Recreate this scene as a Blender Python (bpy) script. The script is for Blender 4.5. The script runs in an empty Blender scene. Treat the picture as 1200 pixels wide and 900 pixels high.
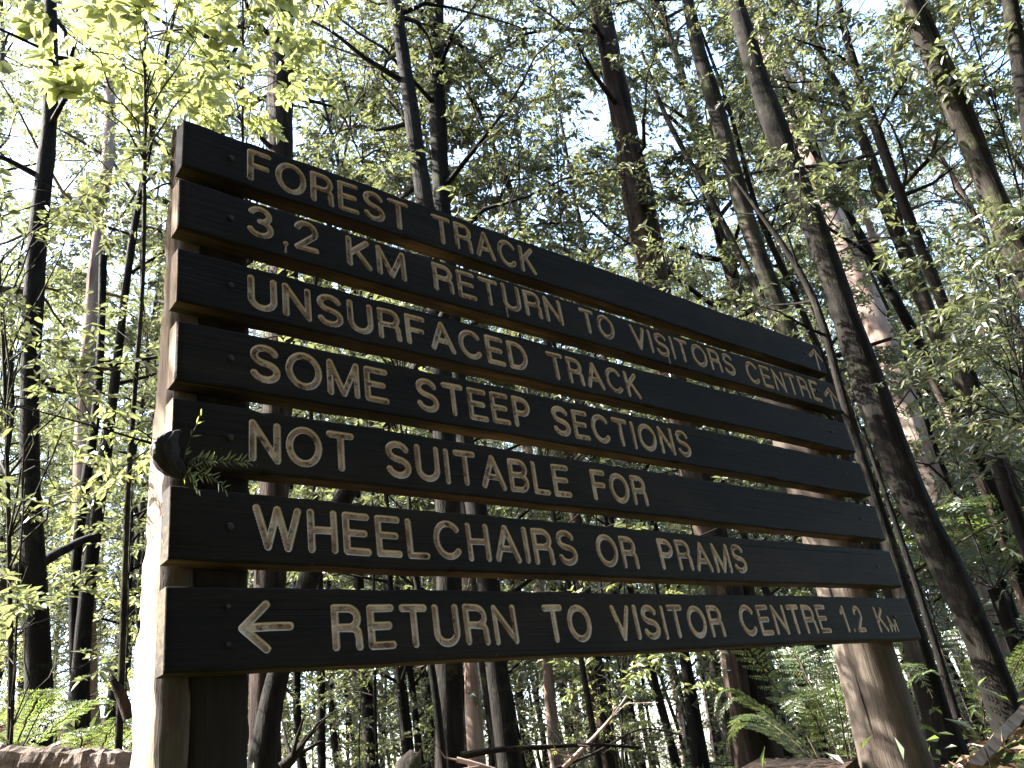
import bpy, math, random
import numpy as np
from mathutils import Vector, Matrix

# ------------------------------------------------------------------ camera, sky, sun, exposure
SC = bpy.context.scene
COL = SC.collection
CAM_R = np.array([[0.7753055, -0.6148116, -0.1445961],      # right
                  [0.1683439, 0.4218212, -0.8909137],       # down
                  [0.6087378, 0.6663884, 0.4305401]])       # forward
CAM_C = np.array([-0.4913908, -1.5616195, -0.2610503])
FPX = 961.4
cam_data = bpy.data.cameras.new('camera')
cam = bpy.data.objects.new('camera', cam_data)
COL.objects.link(cam)
cam_data.sensor_fit = 'HORIZONTAL'
cam_data.sensor_width = 36.0
cam_data.lens = FPX / 1200 * 36
cam_data.clip_start = 0.05
cam_data.clip_end = 6000
M3 = Matrix((CAM_R[0], -CAM_R[1], -CAM_R[2])).transposed()
cam.matrix_world = Matrix.Translation(Vector(CAM_C)) @ M3.to_4x4()
SC.camera = cam

SUN_H = np.array([-0.70, 0.714])
SUN_EL = math.radians(43)
SUN_DIR = np.array([SUN_H[0] * math.cos(SUN_EL), SUN_H[1] * math.cos(SUN_EL), math.sin(SUN_EL)])
SUN_DIR /= np.linalg.norm(SUN_DIR)
world = bpy.data.worlds.new('World')
SC.world = world
world.use_nodes = True
wn = world.node_tree
wn.nodes.clear()
sky = wn.nodes.new('ShaderNodeTexSky')
sky.sky_type = 'NISHITA'
sky.sun_disc = False
sky.sun_elevation = SUN_EL
sky.sun_rotation = math.atan2(SUN_DIR[0], SUN_DIR[1])
sky.air_density = 1.0
sky.dust_density = 2.0
bg = wn.nodes.new('ShaderNodeBackground')
bg.inputs['Strength'].default_value = 0.15
wo = wn.nodes.new('ShaderNodeOutputWorld')
wn.links.new(sky.outputs[0], bg.inputs[0])
wn.links.new(bg.outputs[0], wo.inputs[0])
sun_data = bpy.data.lights.new('sun', 'SUN')
sun_data.energy = 5.0
sun_data.angle = math.radians(0.5)
sun_data.color = (1.0, 0.95, 0.86)
sun = bpy.data.objects.new('sun', sun_data)
COL.objects.link(sun)
sun.rotation_euler = Vector(SUN_DIR).to_track_quat('Z', 'Y').to_euler()
sun.location = (-6, 7, 12)
SC.view_settings.view_transform = 'Standard'
SC.view_settings.look = 'None'
SC.view_settings.exposure = 3.05
SC.view_settings.gamma = 1.0
SC.view_settings.use_curve_mapping = False
SC.render.engine = 'CYCLES'
SC.cycles.use_denoising = True
SC.cycles.max_bounces = 7
SC.cycles.diffuse_bounces = 4
SC.cycles.glossy_bounces = 2
SC.cycles.transmission_bounces = 3
SC.cycles.caustics_reflective = False
SC.cycles.caustics_refractive = False

rng = np.random.default_rng(11)


# ------------------------------------------------------------------ helpers
def ray(px, py):
    d = CAM_R.T @ np.array([(px - 600) / FPX, (py - 450) / FPX, 1.0])
    return d


def at(px, py, d):
    """the point seen at pixel (px, py) of the 1200x900 photograph at horizontal distance d"""
    r = ray(px, py)
    return CAM_C + r * (d / math.hypot(r[0], r[1]))


def depth_of(p):
    return float(CAM_R[2] @ (np.asarray(p) - CAM_C))


def smooth(a, b, x):
    t = np.clip((x - a) / (b - a), 0, 1)
    return t * t * (3 - 2 * t)


def ground(x, y):
    x = np.asarray(x, float); y = np.asarray(y, float)
    dx = x - CAM_C[0]; dy = y - CAM_C[1]
    r = np.hypot(dx, dy) + 1e-6
    az = np.degrees(np.arctan2(dy, dx))
    sl = .165 * smooth(54, 80, az) * (1 - smooth(125, 175, az)) - .008
    z = -0.60 + sl * np.minimum(r, 14)
    z = z + .20 * np.exp(-((az - 20) / 6.5) ** 2 - ((r - 3.9) / 1.0) ** 2)
    z = z + 0.05 * np.sin(1.3 * x + .4) * np.sin(1.1 * y + 1) + 0.10 * np.sin(.35 * x) * np.cos(.4 * y)
    z = z - 1.25 * smooth(0.15, 1.6, -y)
    z = z - np.clip((r - 30) * 0.035, 0, 40)
    return z


def mesh_obj(name, verts, faces, mats, parent=None, fmat=None, smooth_shade=False, attrs=None):
    """verts (N,3); faces: list of int arrays of one width each (k,3) or (k,4)"""
    me = bpy.data.meshes.new(name)
    verts = np.asarray(verts, np.float32)
    fl = [np.asarray(f, np.int32) for f in (faces if isinstance(faces, list) else [faces]) if len(f)]
    me.vertices.add(len(verts))
    me.vertices.foreach_set('co', verts.ravel())
    nl = sum(f.size for f in fl)
    nf = sum(len(f) for f in fl)
    me.loops.add(nl)
    me.polygons.add(nf)
    me.loops.foreach_set('vertex_index', np.concatenate([f.ravel() for f in fl]))
    sizes = np.concatenate([np.full(len(f), f.shape[1], np.int32) for f in fl])
    starts = np.concatenate([[0], np.cumsum(sizes)[:-1]]).astype(np.int32)
    me.polygons.foreach_set('loop_start', starts)
    me.polygons.foreach_set('loop_total', sizes)
    if fmat is not None:
        me.polygons.foreach_set('material_index', np.asarray(fmat, np.int32))
    if smooth_shade is not False:
        sm = np.ones(nf, bool) if smooth_shade is True else np.asarray(smooth_shade, bool)
        me.polygons.foreach_set('use_smooth', sm)
    for k, v in (attrs or {}).items():
        a = me.attributes.new(k, 'FLOAT', 'POINT')
        a.data.foreach_set('value', np.asarray(v, np.float32))
    me.update(calc_edges=True)
    for m in (mats if isinstance(mats, (list, tuple)) else [mats]):
        me.materials.append(m)
    o = bpy.data.objects.new(name, me)
    COL.objects.link(o)
    if parent is not None:
        o.parent = parent
    return o


def empty(name, loc=(0, 0, 0), rz=0.0):
    o = bpy.data.objects.new(name, None)
    o.empty_display_size = 0.2
    COL.objects.link(o)
    o.location = loc
    o.rotation_euler = (0, 0, rz)
    return o


def tag(o, label=None, cat=None, group=None, kind=None):
    if label: o['label'] = label
    if cat: o['category'] = cat
    if group: o['group'] = group
    if kind: o['kind'] = kind
    return o


class MB:
    """collects tubes, leaves and boxes into one mesh"""
    def __init__(s):
        s.v = []; s.q = []; s.t = []; s.qm = []; s.tm = []; s.qs = []; s.ts = []; s.n = 0

    def add(s, v, q=None, t=None, m=0, sm=True):
        v = np.asarray(v, float)
        if q is not None and len(q):
            q = np.asarray(q) + s.n
            s.q.append(q); s.qm.append(np.full(len(q), m)); s.qs.append(np.full(len(q), sm))
        if t is not None and len(t):
            t = np.asarray(t) + s.n
            s.t.append(t); s.tm.append(np.full(len(t), m)); s.ts.append(np.full(len(t), sm))
        s.v.append(v); s.n += len(v)

    def tube(s, pts, rad, k=6, m=0, rough=0.0, rg=None, cap=True, sm=True):
        pts = np.asarray(pts, float); n = len(pts)
        rad = np.broadcast_to(np.asarray(rad, float), (n,))
        tan = np.gradient(pts, axis=0)
        tan /= np.linalg.norm(tan, axis=1)[:, None] + 1e-9
        ref = np.array([1.0, 0.13, 0.07]) if abs(tan[:, 0]).mean() < .8 else np.array([0.1, .2, 1.0])
        u = np.cross(tan, ref); u /= np.linalg.norm(u, axis=1)[:, None] + 1e-9
        w = np.cross(tan, u)
        a = np.linspace(0, 2 * math.pi, k, endpoint=False)
        R = rad[:, None] * np.ones(k)
        if rough and rg is not None:
            R = R * (1 + rough * rg.normal(size=(n, k)))
        v = pts[:, None, :] + R[:, :, None] * (np.cos(a)[None, :, None] * u[:, None, :] + np.sin(a)[None, :, None] * w[:, None, :])
        i = np.arange(n - 1)[:, None] * k; j = np.arange(k)[None, :]; j2 = (j + 1) % k
        q = np.stack([i + j, i + j2, i + k + j2, i + k + j], -1).reshape(-1, 4)
        s.add(v.reshape(-1, 3), q=q, m=m, sm=sm)
        if cap:
            c = np.arange(1, k - 1)
            t0 = np.stack([np.zeros_like(c), c + 1, c], -1)
            b = (n - 1) * k
            t1 = np.stack([np.full_like(c, b), b + c, b + c + 1], -1)
            ring = v.reshape(-1, 3)
            s.add(ring[:k], t=t0, m=m, sm=False)
            s.add(ring[b:], t=t1 - b, m=m, sm=False)

    def leaves(s, P, A, N, L, W, m=0, fold=0.25, droop=0.15, wide=False):
        """lance-shaped leaves: base P, axis A, normal N, length L, width W"""
        P = np.asarray(P, float); n = len(P)
        if n == 0: return
        A = A / (np.linalg.norm(A, axis=1)[:, None] + 1e-9)
        S = np.cross(A, N); S /= np.linalg.norm(S, axis=1)[:, None] + 1e-9
        N = np.cross(S, A)
        L = np.broadcast_to(L, (n,))[:, None]; W = np.broadcast_to(W, (n,))[:, None]
        base = P
        tip = P + A * L - N * L * droop
        if wide:
            m1 = P + A * L * .28 + N * (W * fold * .8); m2 = P + A * L * .66 + N * (W * fold * .6 - L * droop * .45)
            l1 = m1 + S * W * .46; r1 = m1 - S * W * .46; l2 = m2 + S * W * .40; r2 = m2 - S * W * .40
            v = np.stack([base, l1, l2, tip, r2, r1], 1).reshape(-1, 3)
            i = np.arange(n)[:, None] * 6
            q = np.concatenate([i + np.array([[0, 1, 2, 3]]), i + np.array([[0, 3, 4, 5]])], 0)
            s.add(v, q=q, m=m, sm=False)
        else:
            mid = P + A * L * .42 + N * W * fold
            v = np.stack([base, mid + S * W * .5, tip, mid - S * W * .5], 1).reshape(-1, 3)
            i = np.arange(n)[:, None] * 4
            t = np.concatenate([i + np.array([[0, 1, 2]]), i + np.array([[0, 2, 3]])], 0)
            s.add(v, t=t, m=m, sm=False)

    def box(s, x0, x1, y0, y1, z0, z1, m=0):
        v = [(x, y, z) for x in (x0, x1) for y in (y0, y1) for z in (z0, z1)]
        q = [(0, 1, 3, 2), (4, 6, 7, 5), (0, 4, 5, 1), (2, 3, 7, 6), (0, 2, 6, 4), (1, 5, 7, 3)]
        s.add(v, q=q, m=m, sm=False)

    def build(s, name, mats, parent=None):
        v = np.concatenate(s.v)
        fl = []; fm = []; fs = []
        if s.q: fl.append(np.concatenate(s.q)); fm.append(np.concatenate(s.qm)); fs.append(np.concatenate(s.qs))
        if s.t: fl.append(np.concatenate(s.t)); fm.append(np.concatenate(s.tm)); fs.append(np.concatenate(s.ts))
        return mesh_obj(name, v, fl, mats, parent, np.concatenate(fm), np.concatenate(fs))


# ------------------------------------------------------------------ materials
def mat(name):
    m = bpy.data.materials.new(name)
    m.use_nodes = True
    nt = m.node_tree
    nt.nodes.clear()
    return m, nt


def nd(nt, t, **kw):
    n = nt.nodes.new(t)
    for k, v in kw.items():
        if hasattr(n, k): setattr(n, k, v)
        else: n.inputs[k].default_value = v
    return n


def ramp(nt, fac, stops):
    r = nt.nodes.new('ShaderNodeValToRGB')
    el = r.color_ramp.elements
    while len(el) < len(stops): el.new(0.5)
    for e, (p, c) in zip(el, stops):
        e.position = p; e.color = (*c, 1)
    nt.links.new(fac, r.inputs[0])
    return r.outputs[0]


def noise(nt, scale, detail=4, rough=.6, vec=None, stretch=None, kind='Object'):
    tc = nt.nodes.new('ShaderNodeTexCoord')
    mp = nt.nodes.new('ShaderNodeMapping')
    nt.links.new(tc.outputs[kind], mp.inputs[0])
    if stretch: mp.inputs['Scale'].default_value = stretch
    n = nt.nodes.new('ShaderNodeTexNoise')
    n.inputs['Scale'].default_value = scale; n.inputs['Detail'].default_value = detail; n.inputs['Roughness'].default_value = rough
    nt.links.new(mp.outputs[0], n.inputs['Vector'])
    return n.outputs['Fac']


def mixc(nt, fac, a, b, mode='MIX'):
    m = nt.nodes.new('ShaderNodeMix'); m.data_type = 'RGBA'; m.blend_type = mode
    for sock, v in ((m.inputs['Factor'], fac), (m.inputs[6], a), (m.inputs[7], b)):
        if hasattr(v, 'is_output') or isinstance(v, bpy.types.NodeSocket): nt.links.new(v, sock)
        elif isinstance(v, (int, float)): sock.default_value = v
        else: sock.default_value = (*v, 1)
    return m.outputs[2]


def mathn(nt, op, a, b=0.0):
    m = nt.nodes.new('ShaderNodeMath'); m.operation = op
    for i, v in enumerate((a, b)):
        if isinstance(v, bpy.types.NodeSocket): nt.links.new(v, m.inputs[i])
        else: m.inputs[i].default_value = v
    return m.outputs[0]


def finish(nt, color, rough=.8, bump=None, bstr=.5, bdist=.01, spec=.3):
    b = nt.nodes.new('ShaderNodeBsdfPrincipled')
    if isinstance(color, bpy.types.NodeSocket): nt.links.new(color, b.inputs['Base Color'])
    else: b.inputs['Base Color'].default_value = (*color, 1)
    if isinstance(rough, bpy.types.NodeSocket): nt.links.new(rough, b.inputs['Roughness'])
    else: b.inputs['Roughness'].default_value = rough
    b.inputs['Specular IOR Level'].default_value = spec
    if bump is not None:
        bp = nt.nodes.new('ShaderNodeBump'); bp.inputs['Strength'].default_value = bstr; bp.inputs['Distance'].default_value = bdist
        nt.links.new(bump, bp.inputs['Height']); nt.links.new(bp.outputs[0], b.inputs['Normal'])
    o = nt.nodes.new('ShaderNodeOutputMaterial')
    nt.links.new(b.outputs[0], o.inputs[0])
    return b


def bark(name, stops, moss=None, zst=.16, scale=14, bdist=.012, mossamt=.62):
    m, nt = mat(name)
    n1 = noise(nt, scale, 6, .65, stretch=(1, 1, zst))
    n2 = noise(nt, 2.3, 3, .6, stretch=(1, 1, .5))
    f = mathn(nt, 'ADD', mathn(nt, 'MULTIPLY', n1, .6), mathn(nt, 'MULTIPLY', n2, .4))
    c = ramp(nt, f, stops)
    if moss:
        n3 = noise(nt, 5.0, 5, .7)
        c = mixc(nt, ramp(nt, n3, [(mossamt - .06, (0, 0, 0)), (mossamt + .06, (1, 1, 1))]), c, moss)
    n4 = noise(nt, scale * 3, 4, .7, stretch=(1, 1, .3))
    h = mathn(nt, 'ADD', n1, mathn(nt, 'MULTIPLY', n4, .35))
    finish(nt, c, .9, h, 1.0, bdist, .15)
    return m


def leafmat(name, dark, light, trans, tmix=.45, gloss=.12):
    m, nt = mat(name)
    g = nt.nodes.new('ShaderNodeNewGeometry')
    oi = nt.nodes.new('ShaderNodeObjectInfo')
    c = ramp(nt, g.outputs['Random Per Island'], [(0.0, dark), (.75, light), (.96, light), (1.0, (.20, .13, .03))])
    d = nt.nodes.new('ShaderNodeBsdfDiffuse'); nt.links.new(c, d.inputs[0])
    t = nt.nodes.new('ShaderNodeBsdfTranslucent')
    tc = mixc(nt, g.outputs['Random Per Island'], [x * .8 for x in trans], trans)
    nt.links.new(tc, t.inputs[0])
    mx = nt.nodes.new('ShaderNodeMixShader'); mx.inputs[0].default_value = tmix
    nt.links.new(d.outputs[0], mx.inputs[1]); nt.links.new(t.outputs[0], mx.inputs[2])
    gl = nt.nodes.new('ShaderNodeBsdfGlossy'); gl.inputs['Roughness'].default_value = .38
    gl.inputs['Color'].default_value = (.9, .9, .9, 1)
    mx2 = nt.nodes.new('ShaderNodeMixShader'); mx2.inputs[0].default_value = gloss
    nt.links.new(mx.outputs[0], mx2.inputs[1]); nt.links.new(gl.outputs[0], mx2.inputs[2])
    o = nt.nodes.new('ShaderNodeOutputMaterial'); nt.links.new(mx2.outputs[0], o.inputs[0])
    return m


B_DARK = bark('bark_dark', [(.36, (.0025, .0021, .0018)), (.5, (.0078, .0062, .005)), (.66, (.026, .021, .017))], moss=(.030, .033, .016), mossamt=.62, bdist=.02)
B_RED = bark('bark_red', [(.36, (.0045, .003, .0024)), (.5, (.020, .013, .0095)), (.66, (.085, .058, .043))], zst=.06, scale=24, bdist=.02)
B_PALE = bark('bark_pale', [(.34, (.07, .045, .036)), (.47, (.24, .17, .14)), (.66, (.44, .36, .31))], zst=.10, scale=9, bdist=.006)
B_GREY = bark('bark_grey', [(.38, (.0045, .0036, .003)), (.52, (.018, .0145, .012)), (.68, (.10, .082, .066))], moss=(.04, .043, .02), mossamt=.56, bdist=.016)
B_TWIG = bark('bark_twig', [(.3, (.03, .024, .018)), (.7, (.09, .07, .05))], scale=30)
LEAF_NEAR = leafmat('leaf_near', (.035, .065, .015), (.085, .12, .03), (.41, .45, .14), .52, .10)
LEAF_MID = leafmat('leaf_mid', (.018, .028, .012), (.048, .062, .027), (.195, .22, .085), .45, .10)
LEAF_GUM = leafmat('leaf_gum', (.035, .046, .028), (.080, .092, .052), (.22, .24, .12), .44, .12)
LEAF_FERN = leafmat('leaf_fern', (.03, .052, .018), (.062, .095, .03), (.19, .25, .06), .42, .08)
LEAF_DRY = leafmat('leaf_dry', (.07, .04, .02), (.20, .12, .07), (.10, .06, .03), .15, .05)

# sign materials
m, nt = mat('stained_wood')
at_g = nt.nodes.new('ShaderNodeAttribute'); at_g.attribute_name = 'groove'
grain = noise(nt, 9, 6, .7, stretch=(.35, 6, 9))
blot = noise(nt, 2.2, 4, .6, stretch=(.8, 1, 2))
wear = noise(nt, 1.6, 7, .74, stretch=(.55, 1, 2.2))
streak = noise(nt, 7, 5, .7, stretch=(.12, 1, 14))
wood = ramp(nt, mathn(nt, 'ADD', mathn(nt, 'MULTIPLY', grain, .55), mathn(nt, 'MULTIPLY', blot, .45)),
            [(.3, (.0045, .0045, .0046)), (.52, (.0090, .0084, .0078)), (.72, (.019, .0165, .014))])
wood = mixc(nt, ramp(nt, wear, [(.47, (0, 0, 0)), (.62, (.75, .75, .75))]), wood, (.024, .0195, .0145))
wood = mixc(nt, ramp(nt, streak, [(.57, (0, 0, 0)), (.68, (.6, .6, .6))]), wood, (.020, .0175, .014))
vary = noise(nt, 1.0, 2, .5, stretch=(.25, .2, 5.5))
wood = mixc(nt, 1.0, wood, ramp(nt, vary, [(.34, (.50, .52, .54)), (.5, (.95, .93, .90)), (.66, (1.0, .94, .86))]), 'MULTIPLY')
split = ramp(nt, noise(nt, 5, 2, .5, stretch=(.10, 1, 20)), [(.285, (1, 1, 1)), (.30, (0, 0, 0))])
wood = mixc(nt, split, wood, (.001, .001, .001))
spots = ramp(nt, noise(nt, 70, 3, .6), [(.70, (0, 0, 0)), (.74, (1, 1, 1))])
wood = mixc(nt, mathn(nt, 'MULTIPLY', spots, ramp(nt, wear, [(.45, (0, 0, 0)), (.6, (1, 1, 1))])), wood, (.06, .06, .047))
fine = noise(nt, 60, 4, .7, stretch=(.5, 1, 1))
dirt = noise(nt, 38, 5, .72)
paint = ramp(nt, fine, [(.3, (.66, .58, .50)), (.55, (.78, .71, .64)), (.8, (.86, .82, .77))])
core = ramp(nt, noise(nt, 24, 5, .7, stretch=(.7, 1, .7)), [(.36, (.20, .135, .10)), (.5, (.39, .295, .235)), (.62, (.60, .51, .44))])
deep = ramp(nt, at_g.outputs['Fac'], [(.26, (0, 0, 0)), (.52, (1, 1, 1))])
paint = mixc(nt, mathn(nt, 'MULTIPLY', deep, .95), paint, core)  # brown dirt in the groove centre; pale rim paints in light on the walls
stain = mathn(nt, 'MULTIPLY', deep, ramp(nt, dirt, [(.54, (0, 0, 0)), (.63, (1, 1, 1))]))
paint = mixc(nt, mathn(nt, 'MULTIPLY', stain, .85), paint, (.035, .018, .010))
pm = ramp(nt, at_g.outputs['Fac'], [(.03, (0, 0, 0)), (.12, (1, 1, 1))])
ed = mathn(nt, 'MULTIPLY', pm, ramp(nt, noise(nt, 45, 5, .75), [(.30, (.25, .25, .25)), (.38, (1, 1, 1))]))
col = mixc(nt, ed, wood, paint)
hb = mathn(nt, 'SUBTRACT', mathn(nt, 'ADD', mathn(nt, 'ADD', grain, streak), mathn(nt, 'MULTIPLY', fine, .4)), mathn(nt, 'MULTIPLY', split, 1.2))
rgh = ramp(nt, at_g.outputs['Fac'], [(.0, (.72, .72, .72)), (.1, (.88, .88, .88))])
finish(nt, col, rgh, hb, .8, .003, .10)
WOOD_FACE = m
m, nt = mat('raw_wood_edge')
g1 = noise(nt, 10, 6, .7, stretch=(.3, 5, 8))
g2 = noise(nt, 3, 4, .6)
c = ramp(nt, mathn(nt, 'ADD', mathn(nt, 'MULTIPLY', g1, .5), mathn(nt, 'MULTIPLY', g2, .5)), [(.33, (.007, .005, .0035)), (.5, (.030, .022, .013)), (.66, (.13, .095, .05))])
finish(nt, c, .85, g1, .6, .003, .2)
WOOD_EDGE = m
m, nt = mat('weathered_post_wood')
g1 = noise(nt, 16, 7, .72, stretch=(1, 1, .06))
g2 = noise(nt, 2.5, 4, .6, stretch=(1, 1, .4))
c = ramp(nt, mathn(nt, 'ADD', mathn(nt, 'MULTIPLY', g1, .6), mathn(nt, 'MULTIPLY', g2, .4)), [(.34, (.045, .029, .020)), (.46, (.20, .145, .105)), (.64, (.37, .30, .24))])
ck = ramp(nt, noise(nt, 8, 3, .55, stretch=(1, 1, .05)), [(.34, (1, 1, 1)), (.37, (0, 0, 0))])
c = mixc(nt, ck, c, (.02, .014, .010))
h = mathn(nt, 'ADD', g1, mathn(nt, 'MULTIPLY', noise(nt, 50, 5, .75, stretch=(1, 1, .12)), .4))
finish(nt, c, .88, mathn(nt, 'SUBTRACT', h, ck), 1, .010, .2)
POST = m
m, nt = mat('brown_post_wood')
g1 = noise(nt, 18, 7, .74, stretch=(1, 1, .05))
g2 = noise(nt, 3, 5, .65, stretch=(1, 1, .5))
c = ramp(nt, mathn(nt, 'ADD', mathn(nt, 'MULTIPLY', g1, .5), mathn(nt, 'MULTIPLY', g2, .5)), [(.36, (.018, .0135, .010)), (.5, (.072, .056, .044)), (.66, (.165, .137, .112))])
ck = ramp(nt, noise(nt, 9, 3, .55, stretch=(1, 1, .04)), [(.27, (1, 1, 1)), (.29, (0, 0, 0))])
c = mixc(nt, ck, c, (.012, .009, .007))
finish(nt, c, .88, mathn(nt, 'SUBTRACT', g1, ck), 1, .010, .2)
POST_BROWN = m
m, nt = mat('plank_end_grain')
g1 = noise(nt, 60, 5, .7, stretch=(1, 2.5, .25))
finish(nt, ramp(nt, g1, [(.3, (.09, .06, .04)), (.5, (.24, .17, .12)), (.7, (.36, .28, .21))]), .9, g1, .7, .003, .15)
PLANK_END = m
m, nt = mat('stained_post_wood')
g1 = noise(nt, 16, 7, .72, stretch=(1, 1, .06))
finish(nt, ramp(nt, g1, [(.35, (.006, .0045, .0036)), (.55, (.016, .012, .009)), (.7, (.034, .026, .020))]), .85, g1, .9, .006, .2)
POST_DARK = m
m, nt = mat('rusty_iron')
finish(nt, ramp(nt, noise(nt, 60, 4), [(.35, (.008, .007, .007)), (.7, (.035, .022, .016))]), .7, spec=.4)
IRON = m
m, nt = mat('burnt_wood')
g1 = noise(nt, 24, 6, .7, stretch=(1, 1, .25))
finish(nt, ramp(nt, g1, [(.35, (.008, .007, .007)), (.6, (.03, .024, .02)), (.75, (.09, .075, .065))]), .8, g1, 1, .012, .3)
BURNT = m
m, nt = mat('ground_soil')
g1 = noise(nt, 3.5, 8, .75); g2 = noise(nt, .5, 4, .6); g3 = noise(nt, 30, 6, .8)
c = ramp(nt, mathn(nt, 'ADD', mathn(nt, 'MULTIPLY', g1, .5), mathn(nt, 'MULTIPLY', g3, .5)), [(.35, (.02, .013, .009)), (.52, (.085, .052, .034)), (.7, (.19, .125, .085))])
c = mixc(nt, ramp(nt, g2, [(.45, (0, 0, 0)), (.58, (1, 1, 1))]), c, (.055, .075, .022))
finish(nt, c, .95, g1, 1, .05, .1)
SOIL = m


# ------------------------------------------------------------------ ground
nr, na = 150, 160
rr = np.concatenate([np.linspace(.0, 14, 90), np.geomspace(14.5, 3500, 60)])
aa = np.linspace(0, 2 * math.pi, na, endpoint=False)
X = CAM_C[0] + rr[:, None] * np.cos(aa); Y = CAM_C[1] + rr[:, None] * np.sin(aa)
Z = ground(X, Y)
V = np.stack([X, Y, Z], -1).reshape(-1, 3)
i = np.arange(nr - 1)[:, None] * na; j = np.arange(na)[None]; j2 = (j + 1) % na
Q = np.stack([i + j, i + na + j, i + na + j2, i + j2], -1).reshape(-1, 4)
g_o = mesh_obj('ground', V, Q, SOIL, smooth_shade=True)
tag(g_o, 'forest floor of brown soil and leaf litter on a gentle slope', 'ground', kind='structure')

# ------------------------------------------------------------------ the trail sign
XR = 2.8434
EDGE = [1.3, 1.1562, 1.1122, .970, .9187, .7779, .7299, .5847, .5396, .3935, .3472, .1996, .1553, -.001]
BT = .049        # board thickness


def arc(cx, cy, rx, ry, a0, a1, n=14):
    a = np.radians(np.linspace(a0, a1, n))
    return [(cx + rx * math.cos(t), cy + ry * math.sin(t)) for t in a]


GLY = {   # strokes (polylines) in a cell one unit high, and the cell's width
    'A': (.74, [[(0, 0), (.37, 1), (.74, 0)], [(.14, .33), (.60, .33)]]),
    'B': (.60, [[(0, 0), (0, 1), (.34, 1)] + arc(.34, .76, .24, .24, 90, -90) + [(0, .52)], [(.34, .52)] + arc(.34, .26, .26, .26, 90, -90) + [(0, 0)]]),
    'C': (.76, [arc(.40, .5, .40, .5, 42, 318, 26)]),
    'D': (.68, [[(0, 0), (0, 1), (.26, 1)] + arc(.26, .5, .42, .5, 90, -90, 20) + [(0, 0)]]),
    'E': (.58, [[(.58, 1), (0, 1), (0, 0), (.58, 0)], [(0, .52), (.50, .52)]]),
    'F': (.56, [[(.56, 1), (0, 1), (0, 0)], [(0, .50), (.50, .50)]]),
    'H': (.62, [[(0, 0), (0, 1)], [(.62, 0), (.62, 1)], [(0, .52), (.62, .52)]]),
    'I': (.02, [[(.01, 0), (.01, 1)]]),
    'K': (.62, [[(0, 0), (0, 1)], [(.57, 1), (0, .40)], [(.20, .61), (.62, 0)]]),
    'L': (.52, [[(0, 1), (0, 0), (.52, 0)]]),
    'M': (.80, [[(0, 0), (0, 1), (.40, 0), (.80, 1), (.80, 0)]]),
    'N': (.66, [[(0, 0), (0, 1), (.66, 0), (.66, 1)]]),
    'O': (.84, [arc(.42, .5, .42, .5, 0, 360, 36)]),
    'P': (.58, [[(0, 0), (0, 1), (.32, 1)] + arc(.32, .73, .26, .27, 90, -90) + [(0, .46)]]),
    'R': (.62, [[(0, 0), (0, 1), (.34, 1)] + arc(.34, .74, .26, .26, 90, -90) + [(0, .48)], [(.34, .48)] + arc(.44, .33, .16, .15, 90, 0, 8) + [(.62, 0)]]),
    'S': (.64, [arc(.32, .76, .29, .24, 22, 250, 18) + [(.42, .49)] + arc(.33, .25, .31, .25, 70, -160, 18)]),
    'T': (.64, [[(0, 1), (.64, 1)], [(.32, 1), (.32, 0)]]),
    'U': (.64, [[(0, 1), (0, .32)] + arc(.32, .32, .32, .32, 180, 360, 16) + [(.64, 1)]]),
    'V': (.68, [[(0, 1), (.34, 0), (.68, 1)]]),
    'W': (1.04, [[(0, 1), (.27, 0), (.52, 1), (.77, 0), (1.04, 1)]]),
    '1': (.22, [[(0, .80), (.20, 1), (.20, 0)]]),
    '2': (.62, [arc(.31, .70, .30, .30, 165, -30, 18) + [(.0, .0), (.62, 0)]]),
    '3': (.62, [arc(.30, .76, .27, .24, 160, -90, 18) + arc(.30, .26, .31, .26, 90, -160, 18)]),
}
SR = .0089       # stroke radius


def word(txt, x0, x1, z0, z1, jit=.0):
    """strokes of a word whose outer box is x0..x1, z0..z1"""
    cap = z1 - z0 - 2 * SR
    gap = .34
    wid = sum(GLY[c][0] for c in txt) + gap * (len(txt) - 1)
    sx = (x1 - x0 - 2 * SR) / wid if wid > .05 else 1
    out = []
    x = x0 + SR
    for c in txt:
        w, st = GLY[c]
        dz = rng.normal() * .0008
        for s in st:
            out.append((np.array([(x + px * sx, z0 + SR + pz * cap + dz) for px, pz in s]), SR * (1 + rng.normal() * .03)))
        x += (w + gap) * sx
    return out


def poly(*p, r=SR):
    return [(np.array(p, float), r)]


WORDS = []


def word_(*a):
    w = word(*a); WORDS.append((a[0], w)); return w


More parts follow.
